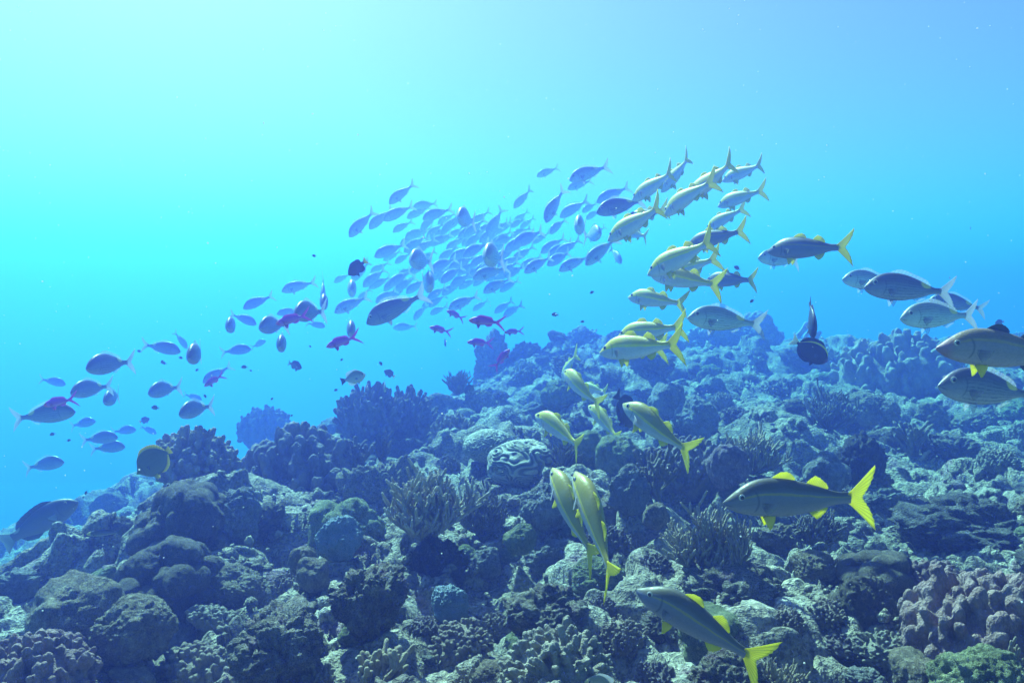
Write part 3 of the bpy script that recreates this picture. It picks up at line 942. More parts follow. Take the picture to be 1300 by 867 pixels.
def eye_material(name, iris, pupil=(0.008, 0.008, 0.01)):
    k = Nodes(name)
    uv = k.n('ShaderNodeUVMap').outputs[0]
    sp = k.n('ShaderNodeSeparateXYZ')
    k.put(sp.inputs[0], uv)
    k.put(k.b.inputs['Base Color'], k.ramp(sp.outputs[0], [(0.56, pupil), (0.64, iris), (0.92, iris), (1.0, tuple(c * 0.4 for c in iris))]))
    k.b.inputs['Roughness'].default_value = 0.12
    return k.m


YEL = (0.72, 0.60, 0.02)
FM = {
    'goat': fish_material('yellow_backed_skin', (0.52, 0.43, 0.008), (0.58, 0.54, 0.50), (0.74, 0.70, 0.76), (0.85, 0.72, 0.02), 0.60, 0.09, back_edge=(0.50, 0.60)),
    'goat_dark': fish_material('shaded_goat_skin', (0.08, 0.08, 0.05), (0.16, 0.16, 0.19), (0.25, 0.235, 0.28), (0.26, 0.24, 0.06), 0.66, 0.05, back_edge=(0.62, 0.80), scale_amt=0.4),  # goatfish skin darkened, the shade on the near fish put into its colour
    'goat_red': fish_material('rosy_nosed_skin', (0.20, 0.16, 0.10), (0.28, 0.24, 0.24), (0.36, 0.30, 0.33), (0.34, 0.28, 0.10), 0.72, 0.06, mask=(0.05, (0.34, 0.18, 0.20)), back_edge=(0.6, 0.8)),
    'bream': fish_material('silver_lined_skin', (0.27, 0.31, 0.30), (0.48, 0.56, 0.54), (0.62, 0.69, 0.67), lines=((0.12, 0.13, 0.13), 62.0, 0.8), patch=(0.645, 0.84, 0.066, (0.85, 0.68, 0.03)), rough=0.3),
    'bream_dark': fish_material('shaded_lined_skin', (0.10, 0.10, 0.12), (0.21, 0.22, 0.25), (0.32, 0.33, 0.37), lines=((0.06, 0.06, 0.08), 58.0, 0.8), patch=(0.645, 0.84, 0.066, (0.85, 0.68, 0.03)), rough=0.34),  # darker copy of the bream skin, shadow and backlit silhouette put into the colour
    'anthias': fish_material('magenta_skin', (0.46, 0.09, 0.62), (0.54, 0.14, 0.68), (0.62, 0.28, 0.70), mask=(0.08, (0.70, 0.12, 0.42)), scale_amt=0.3),
    'damsel': fish_material('black_skin', (0.018, 0.02, 0.03), (0.025, 0.028, 0.04), (0.03, 0.034, 0.05), scale_amt=0.3),
    'butterfly': fish_material('olive_yellow_skin', (0.12, 0.12, 0.04), (0.13, 0.14, 0.06), (0.17, 0.18, 0.09), lines=((0.14, 0.15, 0.06), 40.0, 0.3), rim=(0.95, (0.78, 0.66, 0.05))),
    'pale_butterfly': fish_material('pale_disc_skin', (0.22, 0.23, 0.16), (0.42, 0.43, 0.36), (0.60, 0.56, 0.30), mask=(0.05, (0.70, 0.62, 0.25))),
    'surgeon': fish_material('black_surgeon_skin', (0.016, 0.014, 0.02), (0.02, 0.018, 0.028), (0.025, 0.022, 0.034), mask=(0.03, (0.10, 0.05, 0.06)), rim=(0.90, (0.85, 0.70, 0.03)), scale_amt=0.2),
    'parrot': fish_material('slate_blue_skin', (0.06, 0.07, 0.085), (0.09, 0.10, 0.12), (0.13, 0.14, 0.16), patch=(0.74, 0.9, 0.06, (0.35, 0.33, 0.22))),
    'wrasse': fish_material('dark_wrasse_skin', (0.05, 0.05, 0.05), (0.10, 0.10, 0.09), (0.25, 0.24, 0.18), mask=(0.10, (0.62, 0.50, 0.05)), scale_amt=0.2),
    'chromis': fish_material('dusky_skin', (0.05, 0.055, 0.075), (0.08, 0.09, 0.11), (0.14, 0.15, 0.18), scale_amt=0.2),
}
FM['goat_olive'] = fish_material('olive_yellow_backed_skin', (0.28, 0.24, 0.01), (0.46, 0.44, 0.36), (0.62, 0.60, 0.60), (0.62, 0.52, 0.02), 0.60, 0.08, back_edge=(0.50, 0.62))
FIN = {
    'yellow': fin_material('yellow_fin', (0.84, 0.74, 0.02), (0.90, 0.83, 0.03), 14, 0.62, 0.92),
    'pale': fin_material('pale_fin', (0.46, 0.47, 0.50), (0.62, 0.63, 0.68), 16, 0.45, 0.75),
    'clear': fin_material('clear_fin', (0.40, 0.41, 0.44), (0.48, 0.49, 0.52), 12, 0.6, 0.30),
    'magenta': fin_material('magenta_fin', (0.56, 0.12, 0.66), (0.72, 0.25, 0.74), 12, 0.4),
    'black': fin_material('black_fin', (0.02, 0.02, 0.03), (0.03, 0.03, 0.045), 14, 0.1),
    'white': fin_material('white_fin', (0.72, 0.70, 0.55), (0.80, 0.78, 0.70), 14, 0.4),
    'orange': fin_material('yellow_edged_fin', (0.50, 0.42, 0.05), (0.86, 0.70, 0.06), 14, 0.4),
    'slate': fin_material('slate_fin', (0.07, 0.08, 0.10), (0.10, 0.12, 0.15), 14, 0.2),
    'mirror': fin_material('pale_blue_fin', (0.30, 0.36, 0.42), (0.40, 0.46, 0.52), 14, 0.4),
}
EM = {'dark': eye_material('silver_ringed_eye', (0.50, 0.48, 0.42)), 'gold': eye_material('gold_ringed_eye', (0.55, 0.45, 0.14)), 'black': eye_material('black_eye', (0.06, 0.06, 0.07))}

# outline tables: (distance from the snout, back, belly, half width), in body lengths with the tail fin included
PROF = {
    'goat': [(0, -.012, -.028, .006), (.03, .012, -.046, .026), (.08, .048, -.068, .046), (.14, .086, -.082, .060), (.21, .112, -.092, .068), (.30, .122, -.098, .070), (.40, .116, -.096, .066), (.50, .098, -.086, .055), (.60, .072, -.066, .041), (.68, .050, -.046, .027), (.74, .036, -.034, .018), (.79, .034, -.032, .012), (.82, .034, -.032, .006)],
    'bream': [(0, -.020, -.040, .006), (.03, .022, -.068, .030), (.08, .078, -.098, .050), (.14, .122, -.118, .062), (.22, .152, -.132, .068), (.31, .160, -.138, .068), (.42, .150, -.132, .062), (.52, .122, -.110, .050), (.62, .084, -.078, .036), (.70, .050, -.048, .022), (.75, .034, -.034, .015), (.79, .034, -.032, .010), (.82, .036, -.034, .005)],
    'anthias': [(0, -.006, -.022, .006), (.03, .024, -.046, .026), (.08, .058, -.072, .042), (.15, .088, -.092, .052), (.24, .104, -.102, .056), (.34, .104, -.100, .052), (.45, .090, -.084, .042), (.55, .066, -.062, .029), (.63, .044, -.042, .018), (.68, .036, -.034, .012), (.71, .038, -.036, .006)],
    'damsel': [(0, -.005, -.030, .008), (.04, .060, -.078, .036), (.10, .130, -.140, .058), (.18, .196, -.194, .070), (.28, .232, -.222, .074), (.40, .232, -.222, .068), (.52, .196, -.186, .052), (.62, .138, -.130, .035), (.70, .084, -.080, .022), (.75, .062, -.060, .014), (.79, .062, -.060, .006)],
    'butterfly': [(0, -.01, -.030, .006), (.05, .035, -.065, .020), (.10, .110, -.120, .038), (.18, .235, -.215, .054), (.30, .325, -.300, .062), (.45, .352, -.330, .060), (.60, .318, -.300, .048), (.72, .235, -.225, .034), (.81, .125, -.120, .020), (.86, .062, -.060, .012), (.89, .058, -.056, .005)],
    'surgeon': [(0, -.03, -.055, .010), (.03, .040, -.110, .034), (.08, .120, -.168, .058), (.16, .196, -.222, .076), (.27, .240, -.252, .084), (.40, .244, -.250, .078), (.53, .206, -.210, .060), (.64, .140, -.142, .040), (.72, .074, -.074, .024), (.77, .042, -.042, .014), (.81, .044, -.044, .006)],
    'parrot': [(0, -.015, -.040, .012), (.03, .030, -.070, .040), (.09, .080, -.102, .062), (.17, .120, -.128, .078), (.28, .144, -.142, .086), (.42, .142, -.138, .082), (.56, .116, -.112, .062), (.67, .080, -.078, .042), (.76, .056, -.056, .026), (.81, .054, -.054, .014), (.84, .056, -.056, .006)],
    'wrasse': [(0, -.004, -.018, .005), (.05, .030, -.044, .024), (.14, .058, -.066, .038), (.28, .072, -.076, .042), (.45, .070, -.072, .038), (.62, .056, -.056, .028), (.74, .042, -.042, .018), (.82, .040, -.040, .010), (.86, .042, -.042, .005)],
}
for _k, _z, _w in (('goat', 1.12, 1.08), ('bream', 0.98, 1.05)):
    PROF[_k] = [(a, b * _z, c * _z, d * _w) for a, b, c, d in PROF[_k]]
SPEC = {  # outline, tail fin (root, spread, outer length, middle length, root half height, fork power), fin rows, real length in metres
    'goat': dict(prof='goat', tail=(.80, 45, .255, .095, .030, 1.5), skin='goat', fins='yellow', tailfin='yellow', eye=('dark', .105, .026, .0215), L=.34,
                 dorsal=[(.31, .45, [0, .034, .038, .030, .018, .006], .06), (.535, .665, [.004, .052, .046, .034, .024, .008], .055)], anal=[(.555, .665, [.004, .050, .044, .032, .020, .006], .05)],
                 pect=('clear', .225, -.018, .13), pelv=('yellow', .255, .105)),
    'bream': dict(prof='bream', tail=(.80, 42, .235, .090, .030, 1.4), skin='bream', fins='clear', tailfin='pale', eye=('dark', .095, .038, .0285), L=.36,
                  dorsal=[(.26, .70, [.004, .030, .040, .038, .034, .030, .030, .030, .024, .006], .035)], anal=[(.53, .68, [.004, .040, .034, .026, .018, .004], .04)],
                  pect=('clear', .23, -.030, .14), pelv=('clear', .28, .10)),
    'anthias': dict(prof='anthias', tail=(.69, 36, .33, .085, .034, 1.8), skin='anthias', fins='magenta', tailfin='magenta', eye=('gold', .075, .020, .019), L=.13,
                    dorsal=[(.19, .61, [.004, .038, .046, .044, .042, .044, .048, .040, .010], .045)], anal=[(.42, .60, [.004, .046, .050, .040, .010], .045)],
                    pect=('magenta', .20, -.015, .13), pelv=('magenta', .22, .13)),
    'damsel': dict(prof='damsel', tail=(.77, 34, .21, .150, .055, 1.5), skin='damsel', fins='black', tailfin='orange', eye=('black', .105, .040, .024), L=.11,
                   dorsal=[(.22, .71, [.004, .045, .055, .060, .066, .080, .095, .080, .010], .075)], anal=[(.42, .70, [.004, .060, .090, .100, .080, .010], .07)],
                   pect=('black', .25, -.02, .16), pelv=('black', .27, .15)),
    'chromis': dict(prof='damsel', tail=(.77, 38, .22, .110, .055, 1.5), skin='chromis', fins='slate', tailfin='mirror', eye=('black', .105, .040, .024), L=.11,
                    dorsal=[(.22, .71, [.004, .040, .050, .055, .060, .070, .060, .010], .06)], anal=[(.45, .70, [.004, .060, .070, .050, .010], .06)],
                    pect=('mirror', .25, -.02, .15), pelv=('slate', .27, .14)),
    'butterfly': dict(prof='butterfly', tail=(.87, 24, .13, .12, .052, 1.2), skin='butterfly', fins='orange', tailfin='orange', eye=('black', .135, .030, .022), L=.15,
                      dorsal=[(.26, .86, [.004, .040, .050, .050, .052, .056, .058, .048, .012], .05)], anal=[(.50, .86, [.004, .048, .054, .056, .048, .012], .05)],
                      pect=('clear', .30, -.04, .16), pelv=('orange', .32, .16)),
    'surgeon': dict(prof='surgeon', tail=(.79, 34, .21, .14, .040, 1.3), skin='surgeon', fins='black', tailfin='white', eye=('black', .13, .095, .018), L=.20,
                    dorsal=[(.20, .76, [.004, .050, .062, .068, .072, .076, .078, .070, .014], .05)], anal=[(.34, .76, [.004, .056, .066, .072, .074, .066, .014], .05)],
                    pect=('clear', .24, -.03, .15), pelv=('black', .26, .12)),
    'parrot': dict(prof='parrot', tail=(.82, 30, .18, .145, .052, 1.3), skin='parrot', fins='slate', tailfin='mirror', eye=('gold', .10, .040, .016), L=.40,
                   dorsal=[(.24, .74, [.004, .038, .046, .046, .046, .048, .046, .012], .04)], anal=[(.50, .74, [.004, .044, .046, .040, .010], .04)],
                   pect=('mirror', .24, -.02, .13), pelv=('slate', .27, .11)),
    'wrasse': dict(prof='wrasse', tail=(.84, 22, .15, .14, .040, 1.2), skin='wrasse', fins='black', tailfin='slate', eye=('gold', .075, .016, .014), L=.14,
                   dorsal=[(.20, .78, [.004, .024, .030, .032, .032, .028, .008], .02)], anal=[(.45, .78, [.004, .026, .030, .026, .008], .02)],
                   pect=('clear', .20, -.01, .10), pelv=('black', .22, .07)),
}
SPEC['bream_dark'] = dict(SPEC['bream'], skin='bream_dark')
SPEC['goat_dark'] = dict(SPEC['goat'], skin='goat_dark')
SPEC['goat_olive'] = dict(SPEC['goat'], skin='goat_olive', pect=('pale', .235, -.012, .155))
SPEC['goat_red'] = dict(SPEC['goat'], skin='goat_red', fins='slate')
SPEC['black_tail_butterfly'] = dict(SPEC['butterfly'], skin='pale_butterfly', fins='pale', tailfin='black', prof='damsel', tail=(.77, 28, .20, .16, .055, 1.2), L=.14,
                                    dorsal=SPEC['damsel']['dorsal'], anal=SPEC['damsel']['anal'], pelv=('pale', .28, .12), eye=('black', .105, .030, .022))
SPEC['dark_surgeon'] = dict(SPEC['surgeon'], skin='damsel', tailfin='black')


def hermite(xs, ys, x):
    xs, ys = np.array(xs, float), np.array(ys, float)
    m = np.gradient(ys, xs)
    i = np.clip(np.searchsorted(xs, x) - 1, 0, len(xs) - 2)
    h = xs[i + 1] - xs[i]
    t = (x - xs[i]) / h
    return (2 * t ** 3 - 3 * t ** 2 + 1) * ys[i] + (t ** 3 - 2 * t ** 2 + t) * h * m[i] + (-2 * t ** 3 + 3 * t ** 2) * ys[i + 1] + (t ** 3 - t ** 2) * h * m[i + 1]


def bend_points(P, bend):
    """straight fish (snout at x = 0.5, tail at x = -0.5) curved sideways, the tail sweeping most"""
    if abs(bend) < 1e-6:
        return P
    s = np.linspace(-0.05, 1.15, 241)
    th = bend * np.clip(s - 0.25, 0, None) ** 1.3 * 1.25 - 0.12 * bend
    ds = s[1] - s[0]
    cx = 0.5 - np.cumsum(np.cos(th)) * ds + np.cos(th[0]) * ds - s[0] * 1.0
    cy = np.cumsum(np.sin(th)) * ds
    cy = cy - np.interp(0.35, s, cy)
    q = 0.5 - P[:, 0]
    X, Y, T = np.interp(q, s, cx), np.interp(q, s, cy), np.interp(q, s, th)
    return np.stack([X + P[:, 1] * np.sin(T), Y + P[:, 1] * np.cos(T), P[:, 2]], 1)


def slab(P, tn, uvg):
    """closed thin solid over an (n, m, 3) grid; tn (n, m) half thickness along the local side direction"""
    n, m = P.shape[:2]
    du = np.gradient(P, axis=0)
    dv = np.gradient(P, axis=1)
    N = np.cross(du, dv)
    N /= np.linalg.norm(N, axis=2)[..., None] + 1e-9
    A, B = P + N * tn[..., None], P - N * tn[..., None]
    V = np.concatenate([A.reshape(-1, 3), B.reshape(-1, 3)])
    g = np.arange(n * m).reshape(n, m)
    h = g + n * m
    Q = [(g[:-1, :-1], g[1:, :-1], g[1:, 1:], g[:-1, 1:]), (h[:-1, :-1], h[:-1, 1:], h[1:, 1:], h[1:, :-1])]
    Q = [np.stack([x.ravel() for x in q], 1) for q in Q]
    ring = np.concatenate([g[0, :-1], g[:-1, -1], g[-1, :0:-1], g[:0:-1, 0]])
    r2 = np.roll(ring, -1)
    Q.append(np.stack([ring, r2, r2 + n * m, ring + n * m], 1))
    return V, np.concatenate(Q), np.concatenate([uvg.reshape(-1, 2)] * 2)


FISH = {}


def fish_parts(kind, bend):
    if (kind, bend) in FISH:
        return FISH[(kind, bend)]
    S = SPEC[kind]
    pr = PROF[S['prof']]
    xs = [p[0] for p in pr]
    s = xs[-1] * (1 - np.cos(np.linspace(0, math.pi, 46))) / 2
    top, bot, wid = (hermite(xs, [p[i] for p in pr], s) for i in (1, 2, 3))
    ns = 24
    a = np.linspace(0, 2 * math.pi, ns, endpoint=False)
    ca, sa = np.cos(a), np.sin(a)
    zc, hz = (top + bot) / 2, (top - bot) / 2
    sq = np.sign(ca) * np.abs(ca) ** 0.85
    nar = 1 - 0.25 * np.clip(sa, 0, 1) ** 2
    P = np.stack([np.repeat((0.5 - s)[:, None], ns, 1), wid[:, None] * (sq * nar)[None, :], zc[:, None] + hz[:, None] * sa[None, :]], 2)
    uv = np.stack([np.repeat(s[:, None], ns, 1), np.repeat(((sa + 1) / 2)[None, :], len(s), 0)], 2)
    V = P.reshape(-1, 3)
    UV = uv.reshape(-1, 2)
    g = np.arange(len(V)).reshape(len(s), ns)
    gn = np.roll(g, -1, 1)
    faces = [tuple(x) for x in np.stack([g[:-1].ravel(), g[1:].ravel(), gn[1:].ravel(), gn[:-1].ravel()], 1)]
    faces.append(tuple(g[0]))
    faces.append(tuple(g[-1][::-1]))
    L = S['L']
    out = []

    def add(nm, V, Fc, UV, mat):
        out.append((nm, np_mesh('%s_%s' % (kind, nm), bend_points(V, bend) * L, Fc, [mat], UV), (0, 0, 0)))

    add('body', V, faces, UV, FM[S['skin']])
    # tail fin
    r0, spr, lo, lm, hb, pw = S['tail']
    kk = np.linspace(-1, 1, 29)
    j = np.linspace(0, 1, 8)
    ang = kk * R(spr)
    ln = (lm + (lo - lm) * np.abs(kk) ** pw) * (1 + 0.035 * np.sin(kk * 37 + 1.3 * bend * 9))
    bx, bz = 0.5 - r0, kk * hb
    X = bx - (ln * np.cos(ang))[:, None] * j[None, :]
    Z = bz[:, None] + (ln * np.sin(ang))[:, None] * j[None, :] ** 1.08
    ed = np.abs(kk) ** 6
    Y = 0.006 * np.sin(j[None, :] * 3.0 + kk[:, None] * 2)
    Pt = np.stack([X, Y + 0 * X, Z], 2)
    t = 0.0035 * (1 - 0.72 * j)[None, :] * (0.7 + 0.6 * ed)[:, None]
    uvg = np.stack(np.meshgrid((kk + 1) / 2, j, indexing='ij'), 2)
    add('tail_fin', *slab(Pt, t, uvg), FIN[S['tailfin']])
    # dorsal and anal fins
    for nm, rows, sgn, prof_i in (('dorsal_fin', S['dorsal'], 1, 1), ('anal_fin', S['anal'], -1, 2)):
        for s0, s1, hh, sweep in rows:
            q = np.linspace(s0, s1, 4 * len(hh) + 1)
            u = np.linspace(0, 1, len(q))
            h = np.interp(u, np.linspace(0, 1, len(hh)), hh) * (1 + 0.07 * np.abs(np.sin(u * len(hh) * math.pi)))
            base = hermite(xs, [p[prof_i] for p in pr], q) - sgn * 0.012
            j = np.linspace(0, 1, 5)
            Z = base[:, None] + sgn * (h + 0.012)[:, None] * j[None, :]
            X = (0.5 - q)[:, None] - (sweep * u ** 0.5)[:, None] * j[None, :] ** 1.2 * (h / max(hh))[:, None]
            Y = 0.004 * np.sin(u * 9)[:, None] * j[None, :]
            t = np.repeat((0.0045 * (1 - 0.75 * j))[None, :], len(q), 0)
            uvg = np.stack(np.meshgrid(u, j, indexing='ij'), 2)
            add(nm, *slab(np.stack([X, Y, Z], 2), t, uvg), FIN[S['fins']])
    # paired fins
    for nm, (mat, sp, *rest) in (('pectoral_fin', S['pect']), ('pelvic_fin', S['pelv'])):
        for side in (1, -1):
            wv = float(hermite(xs, [p[3] for p in pr], np.array([sp]))[0])
            bt = float(hermite(xs, [p[2] for p in pr], np.array([sp]))[0])
            kk = np.linspace(-1, 1, 11)
            j = np.linspace(0, 1, 6)
            if nm == 'pectoral_fin':
                z0, Lf = rest
                root = np.array([0.5 - sp, side * wv * 0.90, z0])
                axis = np.array([-0.80, side * 0.42, -0.36])
                wide = np.array([0.22, 0.0, 0.95])
                spread = 0.36
                shp = np.clip(0.62 + 0.38 * kk - 0.10 * kk ** 4, 0.2, 1)
            else:
                Lf = rest[0]
                root = np.array([0.5 - sp, side * wv * 0.35, bt * 0.93])
                axis = np.array([-0.72, side * 0.26, -0.62])
                wide = np.array([0.80, 0.0, -0.45])
                spread = 0.36
                shp = np.clip(0.72 + 0.28 * kk - 0.10 * kk ** 4, 0.2, 1)
            axis = axis / np.linalg.norm(axis)
            wide = wide / np.linalg.norm(wide)
            G = root + (shp[:, None] * j[None, :])[..., None] * Lf * axis + (kk[:, None] * (0.10 + spread * j[None, :]))[..., None] * Lf * wide
            t = np.repeat((0.0035 * (1 - 0.7 * j))[None, :], len(kk), 0)
            uvg = np.stack(np.meshgrid((kk + 1) / 2, j, indexing='ij'), 2)
            add(nm, *slab(G, t, uvg), FIN[mat])
    # eyes
    em, es, ez, er = S['eye']
    te, be, we = (float(hermite(xs, [p[i] for p in pr], np.array([es]))[0]) for i in (1, 2, 3))
    zr = (ez - (te + be) / 2) / ((te - be) / 2)
    yy = we * math.sqrt(max(0.05, 1 - zr * zr)) ** 0.85 * (1 - 0.25 * max(0, zr) ** 2)
    V1, T1 = ico(3)
    rad = np.sqrt(V1[:, 0] ** 2 + V1[:, 2] ** 2)
    E = V1 * np.array([er, er * 0.42, er])
    for side in (1, -1):
        ctr = bend_points(np.array([[0.5 - es, side * (yy - er * 0.06), ez]]), bend)[0] * L
        me = np_mesh('%s_eye' % kind, E * L, T1, [EM[em]], np.stack([rad, rad * 0], 1))
        out.append(('eye', me, tuple(ctr)))
    FISH[(kind, bend)] = out
    return out


KIND_NAME = {'goat': 'goatfish', 'goat_dark': 'goatfish', 'goat_red': 'goatfish', 'goat_olive': 'goatfish', 'bream': 'striped_bream', 'bream_dark': 'striped_bream', 'anthias': 'anthias', 'damsel': 'damselfish', 'chromis': 'small_reef_fish',
             'butterfly': 'butterflyfish', 'black_tail_butterfly': 'butterflyfish', 'surgeon': 'surgeonfish', 'dark_surgeon': 'surgeonfish', 'parrot': 'parrotfish', 'wrasse': 'wrasse'}


def swim(kind, hx, hy, tx, ty, phi=0.0, bend=0.0, label=None, group=None, size=1.0, roll=0.0, d=None, small=False):
    """a fish whose snout shows at hx, hy and whose tail tip shows at tx, ty; phi: degrees its head turns away from the camera"""
    parts = fish_parts(kind, bend)
    L = SPEC[kind]['L'] * size
    ph = R(phi)
    dx, dy = hx - tx, -(hy - ty)
    n = math.hypot(dx, dy)
    if d is None:
        d = L * math.cos(ph) * F / n
    f = (RIGHT * (dx / n) + UPC * (dy / n)) * math.cos(ph) + FWD * math.sin(ph)
    f.normalize()
    up = Vector((0, 0, 1)) if abs(f.z) < 0.93 else (FWD if f.z > 0 else -FWD)
    z = (up - f * up.dot(f)).normalized()
    y = z.cross(f)
    if roll:
        q = Matrix.Rotation(R(roll), 3, f)
        z, y = q @ z, q @ y
    rt = bpy.data.objects.new(KIND_NAME[kind], None)
    sc.collection.objects.link(rt)
    rt.empty_display_size = 0.02
    m = Matrix((f, y, z)).transposed().to_4x4()
    m.translation = at((hx + tx) / 2, (hy + ty) / 2, d)
    rt.matrix_world = m @ Matrix.Diagonal((size, size, size, 1))
    tag(rt, label, 'fish', group)
    for nm, me, loc in parts:
        if small and nm in ('pelvic_fin', 'eye', 'pectoral_fin'):
            continue
        o = link(nm, me, rt)
        o.location = loc
    return rt


def face(kind, cx, cy, hpx, label, group, turn=1, lean=0.12, size=1.0):
    """a fish coming head-on towards the camera, hpx pixels from belly to back"""
    pr = PROF[SPEC[kind]['prof']]
    tall = max(p[1] for p in pr) - min(p[2] for p in pr)
    n = hpx * math.cos(R(79)) / tall
    return swim(kind, cx - turn * n / 2, cy + lean * n, cx + turn * n / 2, cy - lean * n, -79, 0.2 * turn, label, group, size=size, small=True)
GY = 'yellow-finned goatfish'
GB = 'striped breams of the large school'
B1, B2 = 0.45, -0.45
# --- goatfish with yellow tails: kind, snout x, y, tail tip x, y, phi, bend, label
for a in [
    ('goat', 845, 238, 875, 202, 50, B1, 'topmost goatfish, its tail pointing straight up above the yellow-tailed cluster'),
    ('goat', 808, 248, 855, 222, 50, B1, 'goatfish with an upright tail blade just below and left of the topmost one'),
    ('goat', 849, 266, 900, 232, 50, B2, 'plump goatfish turning towards the camera under the topmost pair'),
    ('goat', 880, 246, 929, 210, 50, B1, 'goatfish half hidden by the plump one, its tail spread wide behind'),
    ('goat', 924, 224, 966, 213, 50, B1, 'uppermost goatfish at the far right end of the yellow cluster'),
    ('goat', 918, 256, 965, 245, 50, -.25, 'goatfish directly beneath the uppermost right one, tail seen edge-on'),
    ('goat', 902, 288, 940, 266, 50, B2, 'small goatfish diving between the two right-hand columns of goatfish'),
    ('goat_dark', 878, 308, 943, 295, 42, 0.0, 'greyish goatfish with forked yellow tail just under the small diving one'),
    ('goat', 829, 344, 906, 307, 42, B1, 'long yellow-backed goatfish above the one with the huge forked tail'),
    ('goat', 850, 350, 905, 329, 50, B2, 'goatfish almost hidden behind the long yellow-backed one, only its rear showing'),
    ('goat', 832, 344, 910, 366, 42, -.25, 'deep-bodied goatfish with the huge forked tail'),
    ('goat', 801, 374, 866, 388, 42, B2, 'bright yellow-backed goatfish lowest of the cluster in open water'),
    ('goat_dark', 903, 353, 954, 358, 50, 0.0, 'grey goatfish alone at the right of the huge forked tail, its tail edge-on'),
    ('goat', 776, 300, 842, 264, 42, B1, 'goatfish with raised forked tail beside the dark big-headed bream'),
    ('goat', 790, 290, 823, 304, 50, B1, 'goatfish peeking out below the raised-tail one, thin tail edge-on'),
    ('goat_dark', 795, 278, 846, 268, 42, 0.0, 'dusky goatfish between the big-headed bream and the raised-tail goatfish'),
    ('goat_dark', 986, 313, 1070, 318, 42, 0.0, 'grey goatfish with yellow-green tail behind the silver bream in open blue water'),
    ('goat', 788, 426, 865, 414, 42, -.25, 'upper goatfish of the three just above the reef crest, darker olive back'),
    ('goat', 766, 446, 862, 436, 42, 0.0, 'front goatfish of the three above the reef crest, bright yellow line along its side'),
    ('goat', 775, 444, 838, 442, 50, B2, 'third goatfish above the crest, tucked behind the front one so that mainly its tail shows'),
    ('goat', 716, 484, 728, 446, 52, B2, 'goatfish swimming away with its tail raised, top of the small cluster over the reef'),
    ('goat', 718, 470, 757, 516, 50, B2, 'goatfish nosing up over the reef with its tail bent edge-on'),
    ('goat', 737, 492, 773, 497, 50, B1, 'goatfish mostly hidden behind the bent one, its open forked tail showing'),
    ('goat_olive', 797, 514, 872, 575, 42, -.25, 'large steeply tilted goatfish with a golden back over the dark lumpy mound'),
    ('goat', 683, 528, 742, 566, 50, B1, 'goatfish angled down to the right just above the thick-ridged brain coral'),
    ('goat', 720, 527, 746, 535, 56, B1, 'smallest goatfish of the cluster, seen from behind between its neighbours'),
    ('goat', 752, 516, 787, 558, 50, B1, 'goatfish seen from behind above the pale green domes, tail fanned'),
    ('goat_olive', 704, 601, 748, 704, 46, -.22, 'nearer-left of two goatfish swimming away side by side over pale coral'),
    ('goat_olive', 738, 607, 777, 728, 46, .22, 'lower of two goatfish swimming away side by side, tail hanging straight down'),
    ('goat_dark', 917, 634, 1117, 632, -2, 0.0, 'largest goatfish, dark-bodied with a bright yellow forked tail, level over the reef'),
    ('goat_dark', 816, 757, 968, 832, 25, .22, 'goatfish nearest the bottom edge, head up and yellow tail down to the right'),
    ('goat_red', 1189, 438, 1384, 456, 0, 0.0, 'rosy-nosed goatfish cut by the picture edge, one yellow belly fin'),
]:
    swim(*a, group=GY, size=0.85 if a[1] == 816 else 1.0)

